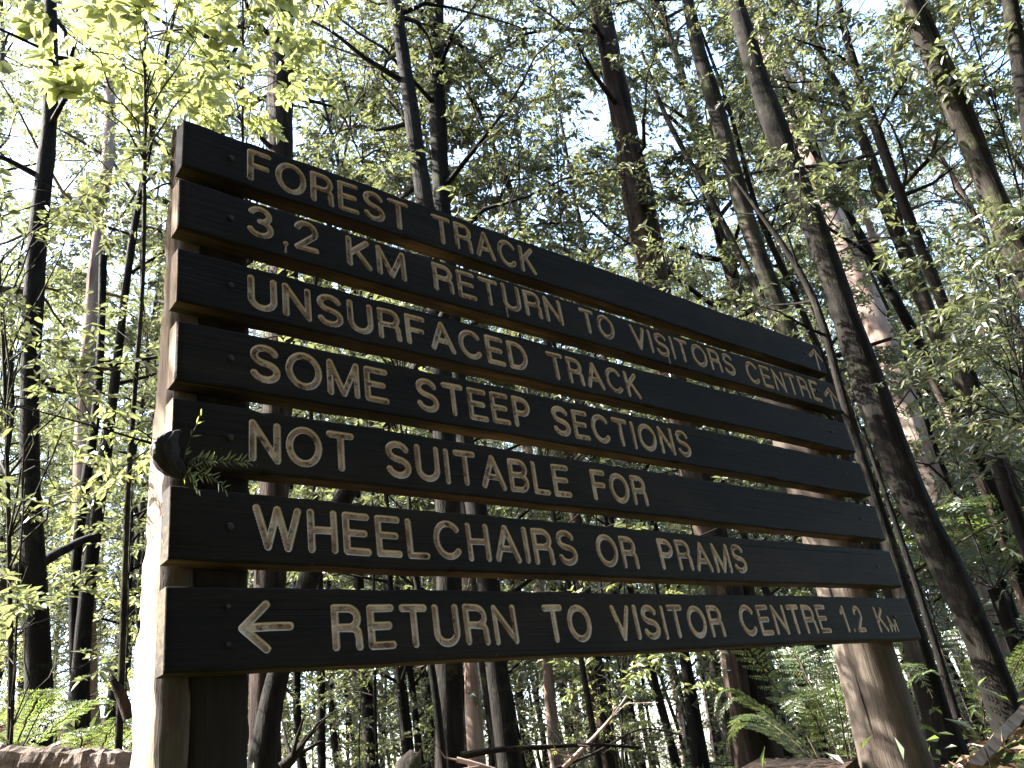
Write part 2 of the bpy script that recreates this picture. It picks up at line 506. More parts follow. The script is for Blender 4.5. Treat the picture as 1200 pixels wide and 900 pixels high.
TEXT = [
    (word_('FOREST', .161, .644, 1.179, 1.282) + word_('TRACK', .723, 1.126, 1.177, 1.280),
     poly((2.735, 1.232), (2.791, 1.270), (2.832, 1.227)) + poly((2.791, 1.270), (2.783, 1.172))),
    (word_('3', .158, .229, 1.006, 1.104) + word_('2', .281, .350, 1.006, 1.104) + poly((.2575, 1.012), (.2585, 1.013), r=.007) + poly((.2575, 1.012), (.2565, .985), r=.0025)
     + word_('KM', .429, .613, 1.004, 1.102) + word_('RETURN', .702, 1.198, 1.004, 1.102) + word_('TO', 1.279, 1.439, 1.004, 1.100)
     + word_('VISITORS', 1.52, 2.104, 1.000, 1.098) + word_('CENTRE', 2.177, 2.713, .992, 1.094)
     + poly((.961, 1.01), (.963, .982), r=.003) + poly((1.70, 1.01), (1.70, .978), r=.003),
     poly((2.747, 1.036), (2.802, 1.075), (2.837, 1.030)) + poly((2.802, 1.075), (2.798, .985))),
    (word_('UNSURFACED', .159, 1.016, .802, .899) + word_('TRACK', 1.093, 1.501, .799, .896), []),
    (word_('SOME', .161, .523, .613, .711) + word_('STEEP', .602, .991, .612, .710) + word_('SECTIONS', 1.071, 1.699, .610, .708), []),
    (word_('NOT', .16, .414, .418, .516) + word_('SUITABLE', .494, 1.098, .419, .516) + word_('FOR', 1.181, 1.416, .420, .516), []),
    (word_('WHEELCHAIRS', .166, 1.072, .226, .325) + word_('OR', 1.146, 1.313, .227, .323) + word_('PRAMS', 1.408, 1.833, .227, .324), []),
    (word_('RETURN', .331, .828, .028, .124) + word_('TO', .915, 1.08, .028, .124) + word_('VISITOR', 1.157, 1.638, .028, .124)
     + word_('CENTRE', 1.723, 2.228, .028, .126) + word_('1', 2.312, 2.350, .028, .124) + poly((2.376, .037), (2.377, .037), r=.0075)
     + word_('2', 2.400, 2.462, .028, .124) + word_('K', 2.553, 2.624, .028, .122)
     + [(p, SR * .8) for p, r in word_('M', 2.634, 2.700, .026, .092)],
     poly((.192, .121), (.145, .077), (.192, .036)) + poly((.145, .077), (.241, .079))),
]
READS = ['top plank reading FOREST TRACK with an up arrow', 'plank reading 3.2 KM RETURN TO VISITORS CENTRE', 'plank reading UNSURFACED TRACK',
         'plank reading SOME STEEP SECTIONS', 'plank reading NOT SUITABLE FOR', 'plank reading WHEELCHAIRS OR PRAMS',
         'bottom plank with a left arrow reading RETURN TO VISITOR CENTRE 1.2 KM']

sign = empty('trail_sign', (1.4, .15, float(ground(1.4, .15))))
tag(sign, 'large dark wooden trail sign of seven routed planks on two log posts', 'sign')
SO = np.array(sign.location)


def segdist(px, pz, strokes):
    """value in 0..1: 1 on a stroke's centre line, 0 at its edge and outside, plus the same in metres of depth"""
    best = np.zeros(px.shape)
    for pts, r in strokes:
        x0, z0 = pts.min(0) - r; x1, z1 = pts.max(0) + r
        cm = np.where((px[0] >= x0) & (px[0] <= x1))[0]
        if len(cm) == 0: continue
        sl = slice(cm[0], cm[-1] + 1)
        qx = px[:, sl]; qz = pz[:, sl]
        d2 = np.full(qx.shape, 1e9)
        for (ax, az), (bx, bz) in zip(pts[:-1], pts[1:]):
            ux, uz = bx - ax, bz - az; l2 = ux * ux + uz * uz + 1e-12
            t = np.clip(((qx - ax) * ux + (qz - az) * uz) / l2, 0, 1)
            d2 = np.minimum(d2, (qx - ax - t * ux) ** 2 + (qz - az - t * uz) ** 2)
        best[:, sl] = np.maximum(best[:, sl], np.clip(1 - np.sqrt(d2) / r, 0, 1))
    return best


LX = [0.0, -.004, -.001, .002, 0.0, .001, 0.0]
for b in range(7):
    z1, z0 = EDGE[2 * b], EDGE[2 * b + 1]
    strokes, arrow = TEXT[b]
    xl = LX[b]; xr = XR + [0, .012, .004, 0, .003, -.002, .004][b]
    xs = np.arange(xl, xr + .0005, .0019); xs[-1] = xr
    keep = np.zeros(len(xs), bool); keep[::10] = True; keep[-1] = True; keep[0] = True; keep[1] = True; keep[2] = True; keep[-2] = True
    for p, r in strokes + arrow:
        keep |= (xs > p[:, 0].min() - .016) & (xs < p[:, 0].max() + .016)
    xs = xs[keep]
    zs = np.linspace(z0, z1, 84)
    px, pz = np.meshgrid(xs, zs)
    gt = segdist(px, pz, strokes); ga = segdist(px, pz, arrow) if arrow else np.zeros_like(gt)
    g = np.maximum(gt, ga)
    d = 1 - g
    dep = .0085 * np.sqrt(np.clip(1 - d * d, 0, 1)) * (g > 0)
    ph = b * 1.7
    warp = .0016 * np.sin(2.1 * px + ph) + .0008 * np.sin(7 * px + 2 * ph) + .0012 * np.cos((pz - z0) / (z1 - z0) * 3.1 + ph)
    e = np.minimum(np.minimum(pz - z0, z1 - pz), np.minimum(px - xs[0], xs[-1] - px) * 1.5)
    chip = np.interp(xs, np.linspace(xl, xr, 120), np.abs(rng.normal(size=120)) ** 2.2 * .2)[None, :]
    rnd = (.0035 + .004 * chip) * np.clip(1 - e / (.0045 + .003 * chip), 0, 1) ** 2
    zz = pz + .0022 * np.sin(1.9 * px + ph) + .0011 * np.sin(5 * px + ph) + .0006 * np.sin(17 * px + ph) + .0006 * np.sin(41 * px + 3 * ph)
    yy = warp + rnd + dep
    Vf = np.stack([px, yy, zz], -1).reshape(-1, 3)
    nz, nx = px.shape
    i = np.arange(nz - 1)[:, None] * nx; j = np.arange(nx - 1)[None]
    F = np.stack([i + j, i + j + 1, i + nx + j + 1, i + nx + j], -1).reshape(-1, 4)
    fg = lambda G: (G.reshape(-1)[F].max(1) > 0)
    inL = fg(gt); inA = fg(ga) & ~inL; rest = ~(inL | inA)
    gv = g.reshape(-1)

    def sub(sel):
        f = F[sel]; u, inv = np.unique(f.ravel(), return_inverse=True)
        return Vf[u], inv.reshape(f.shape), gv[u]
    v, f, a = sub(rest)
    # the remaining faces of the board: top, bottom, back, ends
    n0 = len(v)
    bot = Vf[:nx]; top = Vf[(nz - 1) * nx:]
    extra = []; ef = []
    def strip(A, Bk, flip):
        n = n0 + sum(len(q) for q in extra)
        extra.append(np.concatenate([A, Bk]))
        k = len(A); q = np.arange(k - 1)
        s = np.stack([n + q, n + q + 1, n + k + q + 1, n + k + q], -1)
        ef.append(s[:, ::-1] if flip else s)
    back = lambda A: np.stack([A[:, 0], np.full(len(A), BT), A[:, 2]], -1)
    strip(bot, back(bot), True); strip(top, back(top), False)
    strip(back(bot), back(top), True)
    lft = Vf[::nx]; rgt = Vf[nx - 1::nx]
    strip(lft, back(lft), False); strip(rgt, back(rgt), True)
    nfm = np.concatenate([np.zeros(len(f), int)] + [np.full(len(q), 1 if n_ < 3 else 2) for n_, q in enumerate(ef)])
    vv = np.concatenate([v] + extra) - SO
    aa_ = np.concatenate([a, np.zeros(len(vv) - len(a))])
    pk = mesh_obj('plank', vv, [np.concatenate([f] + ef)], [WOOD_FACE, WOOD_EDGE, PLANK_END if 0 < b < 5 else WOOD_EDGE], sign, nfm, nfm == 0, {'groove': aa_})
    pk['label'] = READS[b]
    # each word (and each stray mark) is a part of its own
    mine = []
    for wt, ws in WORDS:
        if any(p is q_ for p, _ in strokes for q_, _ in ws): mine.append((wt, ws))
    mid_f = Vf[F].mean(1)
    left = inL.copy()
    for wt, ws in mine:
        x0 = min(p[:, 0].min() for p, _ in ws) - .0108; x1 = max(p[:, 0].max() for p, _ in ws) + .0108
        z0_ = min(p[:, 1].min() for p, _ in ws)
        sel = left & (mid_f[:, 0] > x0) & (mid_f[:, 0] < x1)
        if not sel.any(): continue
        v, f, a = sub(sel); left &= ~sel
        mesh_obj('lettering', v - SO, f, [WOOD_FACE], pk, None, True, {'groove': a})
    if left.any():
        v, f, a = sub(left)
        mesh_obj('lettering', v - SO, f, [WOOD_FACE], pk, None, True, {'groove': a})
    if arrow:
        v, f, a = sub(inA)
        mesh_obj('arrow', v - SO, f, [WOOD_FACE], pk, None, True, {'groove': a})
    bolts = [(.118, (z0 + z1) / 2)] if b < 6 else [(.115, .114), (.115, .043)]
    bolts += [(2.692, (z0 + z1) / 2 + .006)]
    for bx_, bz_ in bolts:
        mb = MB()
        rb = .0075 if b < 6 or bx_ > 1 else .005
        ring = [(-.004, rb * .55), (-.0035, rb * .8), (-.002, rb), (.004, rb)]
        mb.tube([(bx_, y_, bz_) for y_, _ in ring], [r_ for _, r_ in ring], 10, 0, .06, rng)
        mb.v = [q - SO for q in mb.v]
        mb.build('bolt', IRON, pk)

# left post: a hewn log with one flat face, deeper at its foot
zs = np.linspace(-1.1, 1.345, 150)
yb = np.interp(zs, [-.2, .2, .36, .5, .63, .93, 1.18, 1.36], [.225, .215, .195, .165, .135, .115, .105, .095])
yb = np.convolve(np.pad(yb, 14, mode='edge'), np.ones(29) / 29, 'valid')
prof = []
for z, y1 in zip(zs, yb):
    x1 = .183 + .004 * math.sin(3 * z)
    ring = [(.012, y1 - .012), (.004, y1 * .6 + .03), (.006, .09), (.012, .072), (.026, BT + .003), (.045, BT + .002), (.064, BT + .002), (.0665, BT + .010), (.069, BT + .002),
            (.10, BT + .001), (.15, BT + .002), (.176, BT + .006), (x1, .085), (x1 + .006, y1 * .55 + .05), (x1, y1 - .01), (.15, y1 + .012), (.10, y1 + .02), (.05, y1 + .012)]
    prof.append([(x, y, z) for x, y in ring])
P = np.array(prof)
k = P.shape[1]
nzv = rng.normal(size=(len(zs), k))
nzv = (nzv + np.roll(nzv, 1, 0) * .9 + np.roll(nzv, -1, 0) * .9) / 2.2
gr = rng.normal(size=k)
crk = np.zeros((len(zs), k))
for _ in range(26):
    c0 = rng.integers(0, k); z0_ = rng.integers(0, len(zs) - 25); crk[z0_:z0_ + rng.integers(6, 24), c0] += rng.uniform(.003, .008)
P[:, :, 0] += .0022 * nzv + .0020 * gr[None] + crk * .7
P[:, :, 1] += .0022 * np.abs(rng.normal(size=(len(zs), k)))
i = np.arange(len(zs) - 1)[:, None] * k; j = np.arange(k)[None]; j2 = (j + 1) % k
Q = np.stack([i + j, i + j2, i + k + j2, i + k + j], -1).reshape(-1, 4)
cap = [np.array([[ (len(zs) - 1) * k + q for q in (0, c, c + 1)] for c in range(1, k - 1)])]
fm_ = np.zeros((len(zs) - 1, k), int); fm_[:, 7:14] = 1; fm_[:, 3:7] = 2  # slab's narrow front takes browner wood: its shade is put into the colour
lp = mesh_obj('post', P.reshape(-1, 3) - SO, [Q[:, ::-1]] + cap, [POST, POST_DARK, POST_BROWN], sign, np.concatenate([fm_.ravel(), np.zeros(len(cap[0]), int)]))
lp['label'] = 'left hewn log post, sunlit and cracked on its flat side'
# right post: a round log
mb = MB()
zz = np.linspace(-1.2, 1.27, 70)
rad = np.interp(zz, [-1.2, -.4, 0, .3, 1.27], [.135, .125, .110, .106, .103])
mb.tube([(2.69 + .004 * math.sin(2 * z), BT + .004 + r, z) for z, r in zip(zz, rad)], rad, 28, 0, .012, rng)
mb.tube([(2.70, .19, 1.25), (2.705, .19, 1.32), (2.70, .19, 1.40)], [.018, .013, .002], 6, 0)
mb.v = [q - SO for q in mb.v]
rp = mb.build('post', POST_BROWN, sign)
rp['label'] = 'right round log post with dappled sun on its left'
# gnarled knot on the end of the fifth plank
mb = MB()
tt = np.linspace(0, 1, 30); th = np.linspace(0, 2 * math.pi, 36, endpoint=False)
kx = np.interp(tt, [0, .15, .35, .6, .8, 1], [.012, -.006, -.018, -.014, .004, .020])
kz = np.interp(tt, [0, .15, .35, .6, .8, 1], [.466, .455, .432, .402, .376, .362])
kr = np.interp(tt, [0, .08, .25, .5, .75, .92, 1], [.003, .013, .020, .023, .020, .012, .002])
R = kr[:, None] * (1 + .16 * np.sin(5 * th[None] + 5 * tt[:, None]) + .09 * np.sin(11 * th[None] - 7 * tt[:, None]) + .05 * rng.normal(size=(30, 36)))
v = np.stack([kx[:, None] + R * np.cos(th)[None], -.006 + R * .95 * np.sin(th)[None], kz[:, None] + R * .25 * np.cos(th)[None]], -1).reshape(-1, 3)
i = np.arange(29)[:, None] * 36; j = np.arange(36)[None]; j2 = (j + 1) % 36
mb.add(v, q=np.stack([i + j, i + 36 + j, i + 36 + j2, i + j2], -1).reshape(-1, 4))
mb.v = [q - SO for q in mb.v]
kn = mb.build('knot', BURNT, sign)


# ------------------------------------------------------------------ trees
def rnd_dir(rg, n):
    v = rg.normal(size=(n, 3)); return v / np.linalg.norm(v, axis=1)[:, None]


PRUNE = [(np.array([0.0, .15, z]), .30, .93) for z in (-.3, -.05, .2, .42)] 


def keep_sun(P, rg):
    """leaves that would stand in the sun's way to the sunlit post faces are left out: that gap in the canopy is where the light comes through"""
    k = np.ones(len(P), bool)
    for c, r, pr in PRUNE:
        v = P - c
        t = v @ SUN_DIR
        d = np.linalg.norm(v - t[:, None] * SUN_DIR, axis=1)
        k &= ~((d < r + t * .012) & (t > .12) & (rg.random(len(P)) < pr))
    return k


def spray(mb, rg, start, direc, length, r0, ntw, nleaf, ll, lw, sag=.15, m_t=1, m_l=0, wide=False, prune=False, spread=.9, minr=.0012):
    """a branch with side twigs, each carrying leaves on both sides"""
    start = np.asarray(start, float); direc = np.asarray(direc, float); direc = direc / np.linalg.norm(direc)
    n = 6
    t = np.linspace(0, 1, n)
    wob = rg.normal(size=(n, 3)) * length * .045; wob[0] = 0
    pts = start + direc * (t * length)[:, None] + np.cumsum(wob, 0) * .6
    pts[:, 2] -= sag * length * t ** 2
    mb.tube(pts, np.maximum(r0 * (1 - t * .85), minr), 5 if r0 > .012 else 4, m_t, cap=False)
    P = []; A = []
    for kx in range(ntw):
        u = .12 + .88 * (kx + rg.random()) / ntw
        f = u * (n - 1); i0 = min(int(f), n - 2)
        p0 = pts[i0] + (pts[i0 + 1] - pts[i0]) * (f - i0)
        ax = pts[i0 + 1] - pts[i0]; ax /= np.linalg.norm(ax) + 1e-9
        side = np.cross(ax, rnd_dir(rg, 1)[0]); side /= np.linalg.norm(side) + 1e-9
        side[2] *= .55
        dr = ax * (.5 + .4 * rg.random()) + side * spread
        dr /= np.linalg.norm(dr)
        tl = length * (.22 + .25 * rg.random()) * (1.1 - .5 * u)
        s = np.linspace(0, 1, 4)
        tp = p0 + dr * (s * tl)[:, None]
        tp[:, 2] -= .25 * tl * s ** 2
        tp[1:] += rg.normal(size=(3, 3)) * tl * .05
        mb.tube(tp, np.maximum(r0 * .28 * (1 - s * .7), minr * .8), 3, m_t, cap=False)
        q = (np.arange(nleaf) + rg.random(nleaf) * .6) / nleaf * .9 + .1
        ff = q * 3; ii = np.minimum(ff.astype(int), 2)
        lp_ = tp[ii] + (tp[ii + 1] - tp[ii]) * (ff - ii)[:, None]
        sd = np.cross(dr, np.array([0, 0, 1.0])); sd /= np.linalg.norm(sd) + 1e-9
        sg = np.where(np.arange(nleaf) % 2 == 0, 1, -1)[:, None]
        la = dr * .55 + sd * sg * .75 + rg.normal(size=(nleaf, 3)) * .35
        la[:, 2] -= .22
        P.append(lp_); A.append(la)
    P = np.concatenate(P); A = np.concatenate(A)
    if prune:
        k = keep_sun(P, rg); P = P[k]; A = A[k]
    n = len(P)
    N = np.array([0, 0, 1.0]) + rg.normal(size=(n, 3)) * .55
    s = .65 + .6 * rg.random(n)
    mb.leaves(P, A, N, ll * s, lw * s, m_l, wide=wide)


def trunk_tube(mb, pts, rad, rg, k=12, m=0, step=.22, rough=.035):
    """a trunk through the given points, resampled, uneven, flared at its foot"""
    pts = np.asarray(pts, float); rad = np.asarray(rad, float)
    s = np.concatenate([[0], np.cumsum(np.linalg.norm(np.diff(pts, axis=0), axis=1))])
    n = max(4, int(s[-1] / step))
    u = np.linspace(0, s[-1], n)
    # smooth interpolation (Catmull-like through a cubic kernel)
    q = np.stack([np.interp(u, s, pts[:, c]) for c in range(3)], -1)
    for _ in range(2):
        q[1:-1] = (q[:-2] + 2 * q[1:-1] + q[2:]) / 4
    r = np.interp(u, s, rad)
    for _ in range(2):
        r[1:-1] = (r[:-2] + 2 * r[1:-1] + r[2:]) / 4
    r = r * (1 + .05 * np.sin(u * 2.3 + rg.random() * 6) + .03 * rg.normal(size=n))
    mb.tube(q, r, k, m, rough, rg)
    return q, r


LEAFKIND = {'mid': LEAF_MID, 'gum': LEAF_GUM, 'near': LEAF_NEAR}


def strips(mb, rg, q, r, n, m=0):
    """bark peeling off in long hanging ribbons"""
    for _ in range(n):
        i = rg.integers(1, len(q) - 6)
        a = rg.random() * 6.28
        d = np.array([math.cos(a), math.sin(a), 0])
        L = rg.integers(3, 6)
        seg = q[i:i + L] + d * (r[i:i + L, None] * 1.04 + np.linspace(.03, 0, L)[:, None])
        w = np.cross(d, [0, 0, 1.0]) * .012
        v = np.concatenate([seg - w, seg + w]); kk = len(seg); c = np.arange(kk - 1)
        mb.add(v, q=np.stack([c, c + 1, kk + c + 1, kk + c], -1), m=m, sm=False)


def traced_tree(name, label, cat, path, d, barkm, limbs=10, leaf='mid', ll=.054, lw=.021, up=5.0, zmin=2.2, seed=0, ntw=11, nleaf=13, llen=1.3, ribbons=0, foot=None, group=None, k=12, extra=()):
    """a tree whose trunk passes through pixels (x, y, width) of the photograph at horizontal distance d; crown limbs start above zmin"""
    rg = np.random.default_rng(1000 + seed)
    path = sorted(path, key=lambda p: -p[1])
    pts = [at(x, y, d) for x, y, w in path]
    rad = [w * depth_of(p) / FPX / 2 * .98 for p, (x, y, w) in zip(pts, path)]
    # down to the ground
    p0 = pts[0].copy(); gz = float(ground(p0[0], p0[1]))
    dz = p0[2] - gz
    if foot is None and dz > .02:
        sl = (pts[0] - pts[1]); sl = sl / (abs(sl[2]) + 1e-6) * .5
        f = p0 + np.array([sl[0] * dz, sl[1] * dz, -dz - .15])
        mid = p0 + (f - p0) * .55
        pts = [f, mid] + pts; rad = [rad[0] * 1.45 + .01, rad[0] * 1.06] + rad
    # on upwards
    tip = pts[-1]; dirn = pts[-1] - pts[-2]; dirn = dirn / np.linalg.norm(dirn)
    if up > 0:
        for s_ in (.35, .7, 1.0):
            tip2 = tip + dirn * up * s_ + rg.normal(size=3) * np.array([.12, .12, 0]) * up * s_ * .5
            pts.append(tip2); rad.append(max(rad[len(pts) - 2] * .72, .008))
    base = np.array([pts[0][0], pts[0][1], gz])
    t = empty(name, base)
    tag(t, label, cat, group)
    mb = MB()
    q, r = trunk_tube(mb, np.array(pts) - base, rad, rg, k)
    if ribbons: strips(mb, rg, q, r, ribbons)
    for ex in extra:   # a second stem of the same tree
        ep = [at(x, y, d2) - base for x, y, w, d2 in ex]
        er = [w * depth_of(at(x, y, d2)) / FPX / 2 for x, y, w, d2 in ex]
        trunk_tube(mb, ep, er, rg, 9)
    cb = MB()
    hi = [i for i in range(len(q)) if q[i][2] + base[2] > zmin]
    if limbs and hi:
        limbs = int(limbs * 1.5)
        for n in range(limbs):
            i = hi[int((n + rg.random()) / limbs * len(hi)) % len(hi)]
            a = rg.random() * 6.283
            dr = np.array([math.cos(a), math.sin(a), .15 + .5 * rg.random()])
            L = llen * (.6 + .8 * rg.random())
            # limb to the trunk, spray to the crown
            e = q[i] + dr / np.linalg.norm(dr) * L * .55
            e[2] += .05 * L
            lr = min(r[i] * .45, .03)
            mid = (q[i] + e) / 2 + rg.normal(size=3) * L * .04
            mb.tube([q[i], mid, e], [lr, lr * .75, lr * .5], 6, 0, cap=False)
            P0 = len(cb.v)
            spray(cb, rg, e, dr + rg.normal(size=3) * .3, L, lr * .5, ntw, nleaf, ll, lw, sag=.2, wide=True)
            d2 = dr + rg.normal(size=3) * .7
            spray(cb, rg, mid, d2, L * .7, lr * .4, max(3, ntw // 2), nleaf, ll, lw, sag=.2)
    mb.build('trunk', barkm, t)
    if cb.n:
        cb.build('crown', [LEAFKIND[leaf], B_TWIG], t)
    return t


# --- trees that can be told apart in the photograph
traced_tree('forest_tree', 'dark mossy wavering trunk at the far left edge, standing behind the timber beam', 'tree',
            [(58, 0, 15), (60, 60, 16), (60, 120, 17), (54, 190, 20), (45, 260, 20), (40, 330, 22), (37, 400, 21), (34, 480, 21), (35, 600, 25), (39, 660, 28), (44, 740, 28), (48, 865, 29)],
            5.2, B_DARK, limbs=14, seed=1, zmin=1.6, up=3.5, llen=1.0, ll=.06, lw=.025)
traced_tree('forest_tree', 'dark twin-stemmed trunk beside the broken pale snag, left of the sign', 'tree',
            [(160, 250, 8), (152, 300, 9), (140, 400, 10), (132, 470, 12), (120, 560, 15), (107, 640, 19), (97, 740, 20), (91, 846, 24)],
            7.0, B_DARK, limbs=9, seed=2, zmin=3.0, up=4,
            extra=[[(121, 300, 8, 7.05), (119, 380, 9, 7.05), (115, 470, 10, 7.05), (95, 600, 11, 7.05), (86, 660, 11, 7.05), (88, 790, 13, 7.05)]])
traced_tree('forest_tree', 'pale broken gum snag with peeling bark left of the sign', 'tree',
            [(130, 130, 12), (126, 200, 14), (117, 260, 14), (110, 320, 13), (105, 400, 16), (101, 450, 22), (97, 560, 24), (98, 700, 26), (100, 840, 30)],
            8.6, B_PALE, limbs=5, seed=3, zmin=4.8, up=3, ribbons=10)
traced_tree('forest_tree', 'reddish stringy-barked trunk rising behind the left end of the sign', 'tree',
            [(330, 0, 27), (329, 90, 28), (328, 170, 30), (333, 316, 33), (333, 395, 35), (324, 480, 38), (321, 570, 36), (317, 675, 35), (311, 790, 36), (309, 896, 36)],
            6.0, B_RED, limbs=10, seed=4, zmin=3.6, up=4, ribbons=14, llen=1.1)
traced_tree('forest_tree', 'rough dark trunk left of the straight black trunk, behind the gap between FOREST and TRACK', 'tree',
            [(462, 0, 16), (478, 100, 18), (490, 190, 19), (499, 240, 21), (515, 400, 25), (525, 590, 30), (527, 675, 32), (525, 790, 35), (527, 896, 40)],
            5.6, B_DARK, limbs=12, seed=5, zmin=2.9, up=4, llen=1.1)
traced_tree('forest_tree', 'straight black trunk standing up behind the word TRACK on the top plank', 'tree',
            [(511, 0, 18), (511, 100, 20), (515, 180, 22), (518, 245, 22), (535, 440, 22), (543, 510, 23), (557, 590, 25), (571, 675, 25), (580, 775, 27), (597, 892, 32)],
            6.6, B_DARK, limbs=10, seed=6, zmin=4.4, up=4, llen=1.2)
traced_tree('forest_tree', 'thin half-lit trunk seen below the sign between two thicker trunks', 'tree',
            [(535, 600, 14), (545, 690, 15), (552, 780, 18), (558, 892, 21)], 7.8, B_PALE, limbs=6, seed=7, zmin=5, up=7, ribbons=3)
traced_tree('forest_tree', 'leaning trunk with peeling pale and red bark in the middle, above the word RETURN', 'tree',
            [(703, 0, 23), (714, 60, 24), (732, 150, 31), (742, 200, 34), (754, 260, 35), (759, 300, 36), (768, 335, 36), (800, 480, 38), (832, 620, 40), (856, 720, 44), (872, 800, 48), (889, 890, 54)],
            6.8, B_RED, limbs=9, seed=8, zmin=5.0, up=4.5, ribbons=22, llen=1.2,
            extra=[[(846, 650, 16, 6.6), (850, 720, 18, 6.6), (868, 800, 22, 6.6), (880, 893, 26, 6.6)], [(870, 650, 14, 6.9), (885, 760, 22, 6.9), (905, 893, 30, 6.9)]])
traced_tree('forest_tree', 'dappled trunk forking behind the right half of the top plank', 'tree',
            [(797, -30, 14), (807, 0, 15), (817, 60, 17), (832, 100, 19), (853, 180, 20), (867, 230, 22), (886, 290, 22), (891, 310, 20), (910, 350, 20), (925, 392, 24), (975, 560, 27), (1030, 760, 30)],
            6.4, B_GREY, limbs=7, seed=9, zmin=6.0, up=4.5,
            extra=[[(752, 60, 4, 6.5), (780, 140, 6, 6.5), (800, 172, 6, 6.5), (822, 215, 7, 6.5), (850, 265, 7, 6.5), (868, 300, 8, 6.5), (883, 335, 9, 6.45), (908, 378, 11, 6.4), (920, 392, 13, 6.4)]])
traced_tree('forest_tree', 'thick dark leaning trunk passing just right of the sign', 'tree',
            [(862, 0, 20), (890, 100, 25), (928, 200, 29), (965, 290, 30), (1000, 400, 36), (1035, 500, 37), (1073, 600, 34), (1132, 700, 36), (1158, 780, 38), (1178, 832, 42)],
            5.2, B_DARK, limbs=7, seed=10, zmin=5.6, up=4.5, llen=1.1)
traced_tree('gum_tree', 'tall pale pink gum trunk behind the thick dark trunk right of the sign', 'tree',
            [(870, -20, 24), (884, 30, 26), (918, 100, 30), (940, 150, 34), (956, 200, 35), (974, 260, 35), (996, 310, 36), (1037, 400, 40), (1067, 500, 40), (1098, 580, 38), (1128, 660, 42), (1160, 760, 44)],
            12.5, B_PALE, limbs=10, seed=11, zmin=8, up=10, ribbons=24, leaf='gum', ll=.11, lw=.03, llen=2.4, k=16)
traced_tree('forest_tree', 'slim half-lit trunk curving down the right side behind thinner dark stems', 'tree',
            [(960, 60, 9), (985, 110, 10), (1010, 155, 12), (1027, 207, 15), (1043, 253, 16), (1063, 297, 17), (1077, 343, 18), (1097, 390, 20), (1123, 435, 21), (1143, 480, 22), (1165, 530, 22), (1190, 585, 22), (1215, 650, 24)],
            7.2, B_GREY, limbs=12, seed=12, zmin=3.2, up=3, llen=1.2)
traced_tree('forest_tree', 'dark stem running beside the slim half-lit trunk at the right', 'tree',
            [(990, 40, 9), (1003, 83, 10), (1030, 160, 11), (1053, 227, 12), (1077, 283, 13), (1093, 327, 14), (1120, 390, 15), (1137, 440, 16), (1160, 520, 16), (1195, 620, 17)],
            6.4, B_DARK, limbs=10, seed=13, zmin=2.8, up=3, llen=1.1)
traced_tree('forest_tree', 'dark bent stem leaning left of the slim half-lit trunk', 'tree',
            [(960, 190, 7), (990, 240, 8), (1020, 300, 11), (1053, 357, 12), (1083, 413, 13), (1110, 462, 14), (1137, 510, 14), (1160, 560, 15), (1190, 650, 16)],
            8.2, B_DARK, limbs=8, seed=14, zmin=3.6, up=3)
traced_tree('forest_tree', 'smooth grey trunk with a thin dark twin leaning in at the top right corner', 'tree',
            [(1062, -10, 17), (1075, 30, 18), (1090, 65, 21), (1108, 105, 23), (1128, 150, 24), (1152, 200, 28), (1172, 250, 30), (1192, 295, 30), (1235, 400, 32)],
            5.6, B_GREY, limbs=9, seed=15, zmin=4.6, up=3.5, llen=1.1,
            extra=[[(1075, -10, 9, 5.65), (1090, 33, 10, 5.65), (1110, 70, 11, 5.65), (1130, 117, 12, 5.65), (1147, 157, 13, 5.6), (1162, 205, 14, 5.6), (1172, 245, 14, 5.6)]])
traced_tree('forest_tree', 'dark trunk cut by the right edge at the top right corner', 'tree',
            [(1183, -10, 17), (1192, 60, 18), (1205, 140, 19), (1230, 260, 22)], 5.0, B_DARK, limbs=8, seed=16, zmin=3.4, up=2.5, llen=1.0)
traced_tree('forest_tree', 'dark vine-wrapped trunk touching the right ends of the planks', 'tree',
            [(985, 470, 12), (1008, 530, 14), (1026, 586, 15), (1044, 640, 18), (1056, 690, 22), (1072, 750, 28), (1086, 800, 32), (1097, 842, 36)],
            4.6, B_DARK, limbs=5, seed=17, zmin=1.1, up=1.8, llen=.5, ll=.04, lw=.016,
            extra=[[(1010, 500, 5, 4.5), (1030, 560, 6, 4.5), (1048, 607, 7, 4.5), (1067, 660, 8, 4.5), (1090, 733, 9, 4.5), (1107, 790, 9, 4.5), (1122, 842, 10, 4.5)]])
traced_tree('forest_tree', 'thin dark stem in the ferny gap left of the round post', 'tree',
            [(915, 735, 9), (923, 757, 10), (935, 790, 11), (949, 826, 12)], 8.5, B_DARK, limbs=6, seed=18, zmin=3, up=7)
traced_tree('forest_tree', 'dark slim trunk under the left end of the bottom plank', 'tree',
            [(376, 700, 8), (376, 780, 9), (377, 896, 10)], 7.5, B_DARK, limbs=6, seed=19, zmin=4, up=8)
traced_tree('forest_tree', 'dark slim trunk under the letter R of the bottom plank', 'tree',
            [(420, 700, 13), (428, 780, 15), (434, 896, 16)], 9.5, B_DARK, limbs=6, seed=20, zmin=5, up=9)
traced_tree('forest_tree', 'dark slim leaning trunk under the letter T of the bottom plank', 'tree',
            [(455, 690, 12), (467, 780, 13), (480, 896, 15)], 8.8, B_DARK, limbs=6, seed=21, zmin=5, up=8)
traced_tree('forest_tree', 'pale thin trunk in the white gap under the middle of the bottom plank', 'tree',
            [(632, 690, 10), (642, 780, 13), (650, 890, 14)], 11, B_PALE, limbs=6, seed=22, zmin=6, up=9, ribbons=4)
traced_tree('forest_tree', 'brown bushy trunk below the word VISITOR on the bottom plank', 'tree',
            [(690, 740, 18), (700, 800, 22), (712, 896, 26)], 8.2, B_RED, limbs=8, seed=23, zmin=1.2, up=7, llen=1.0)
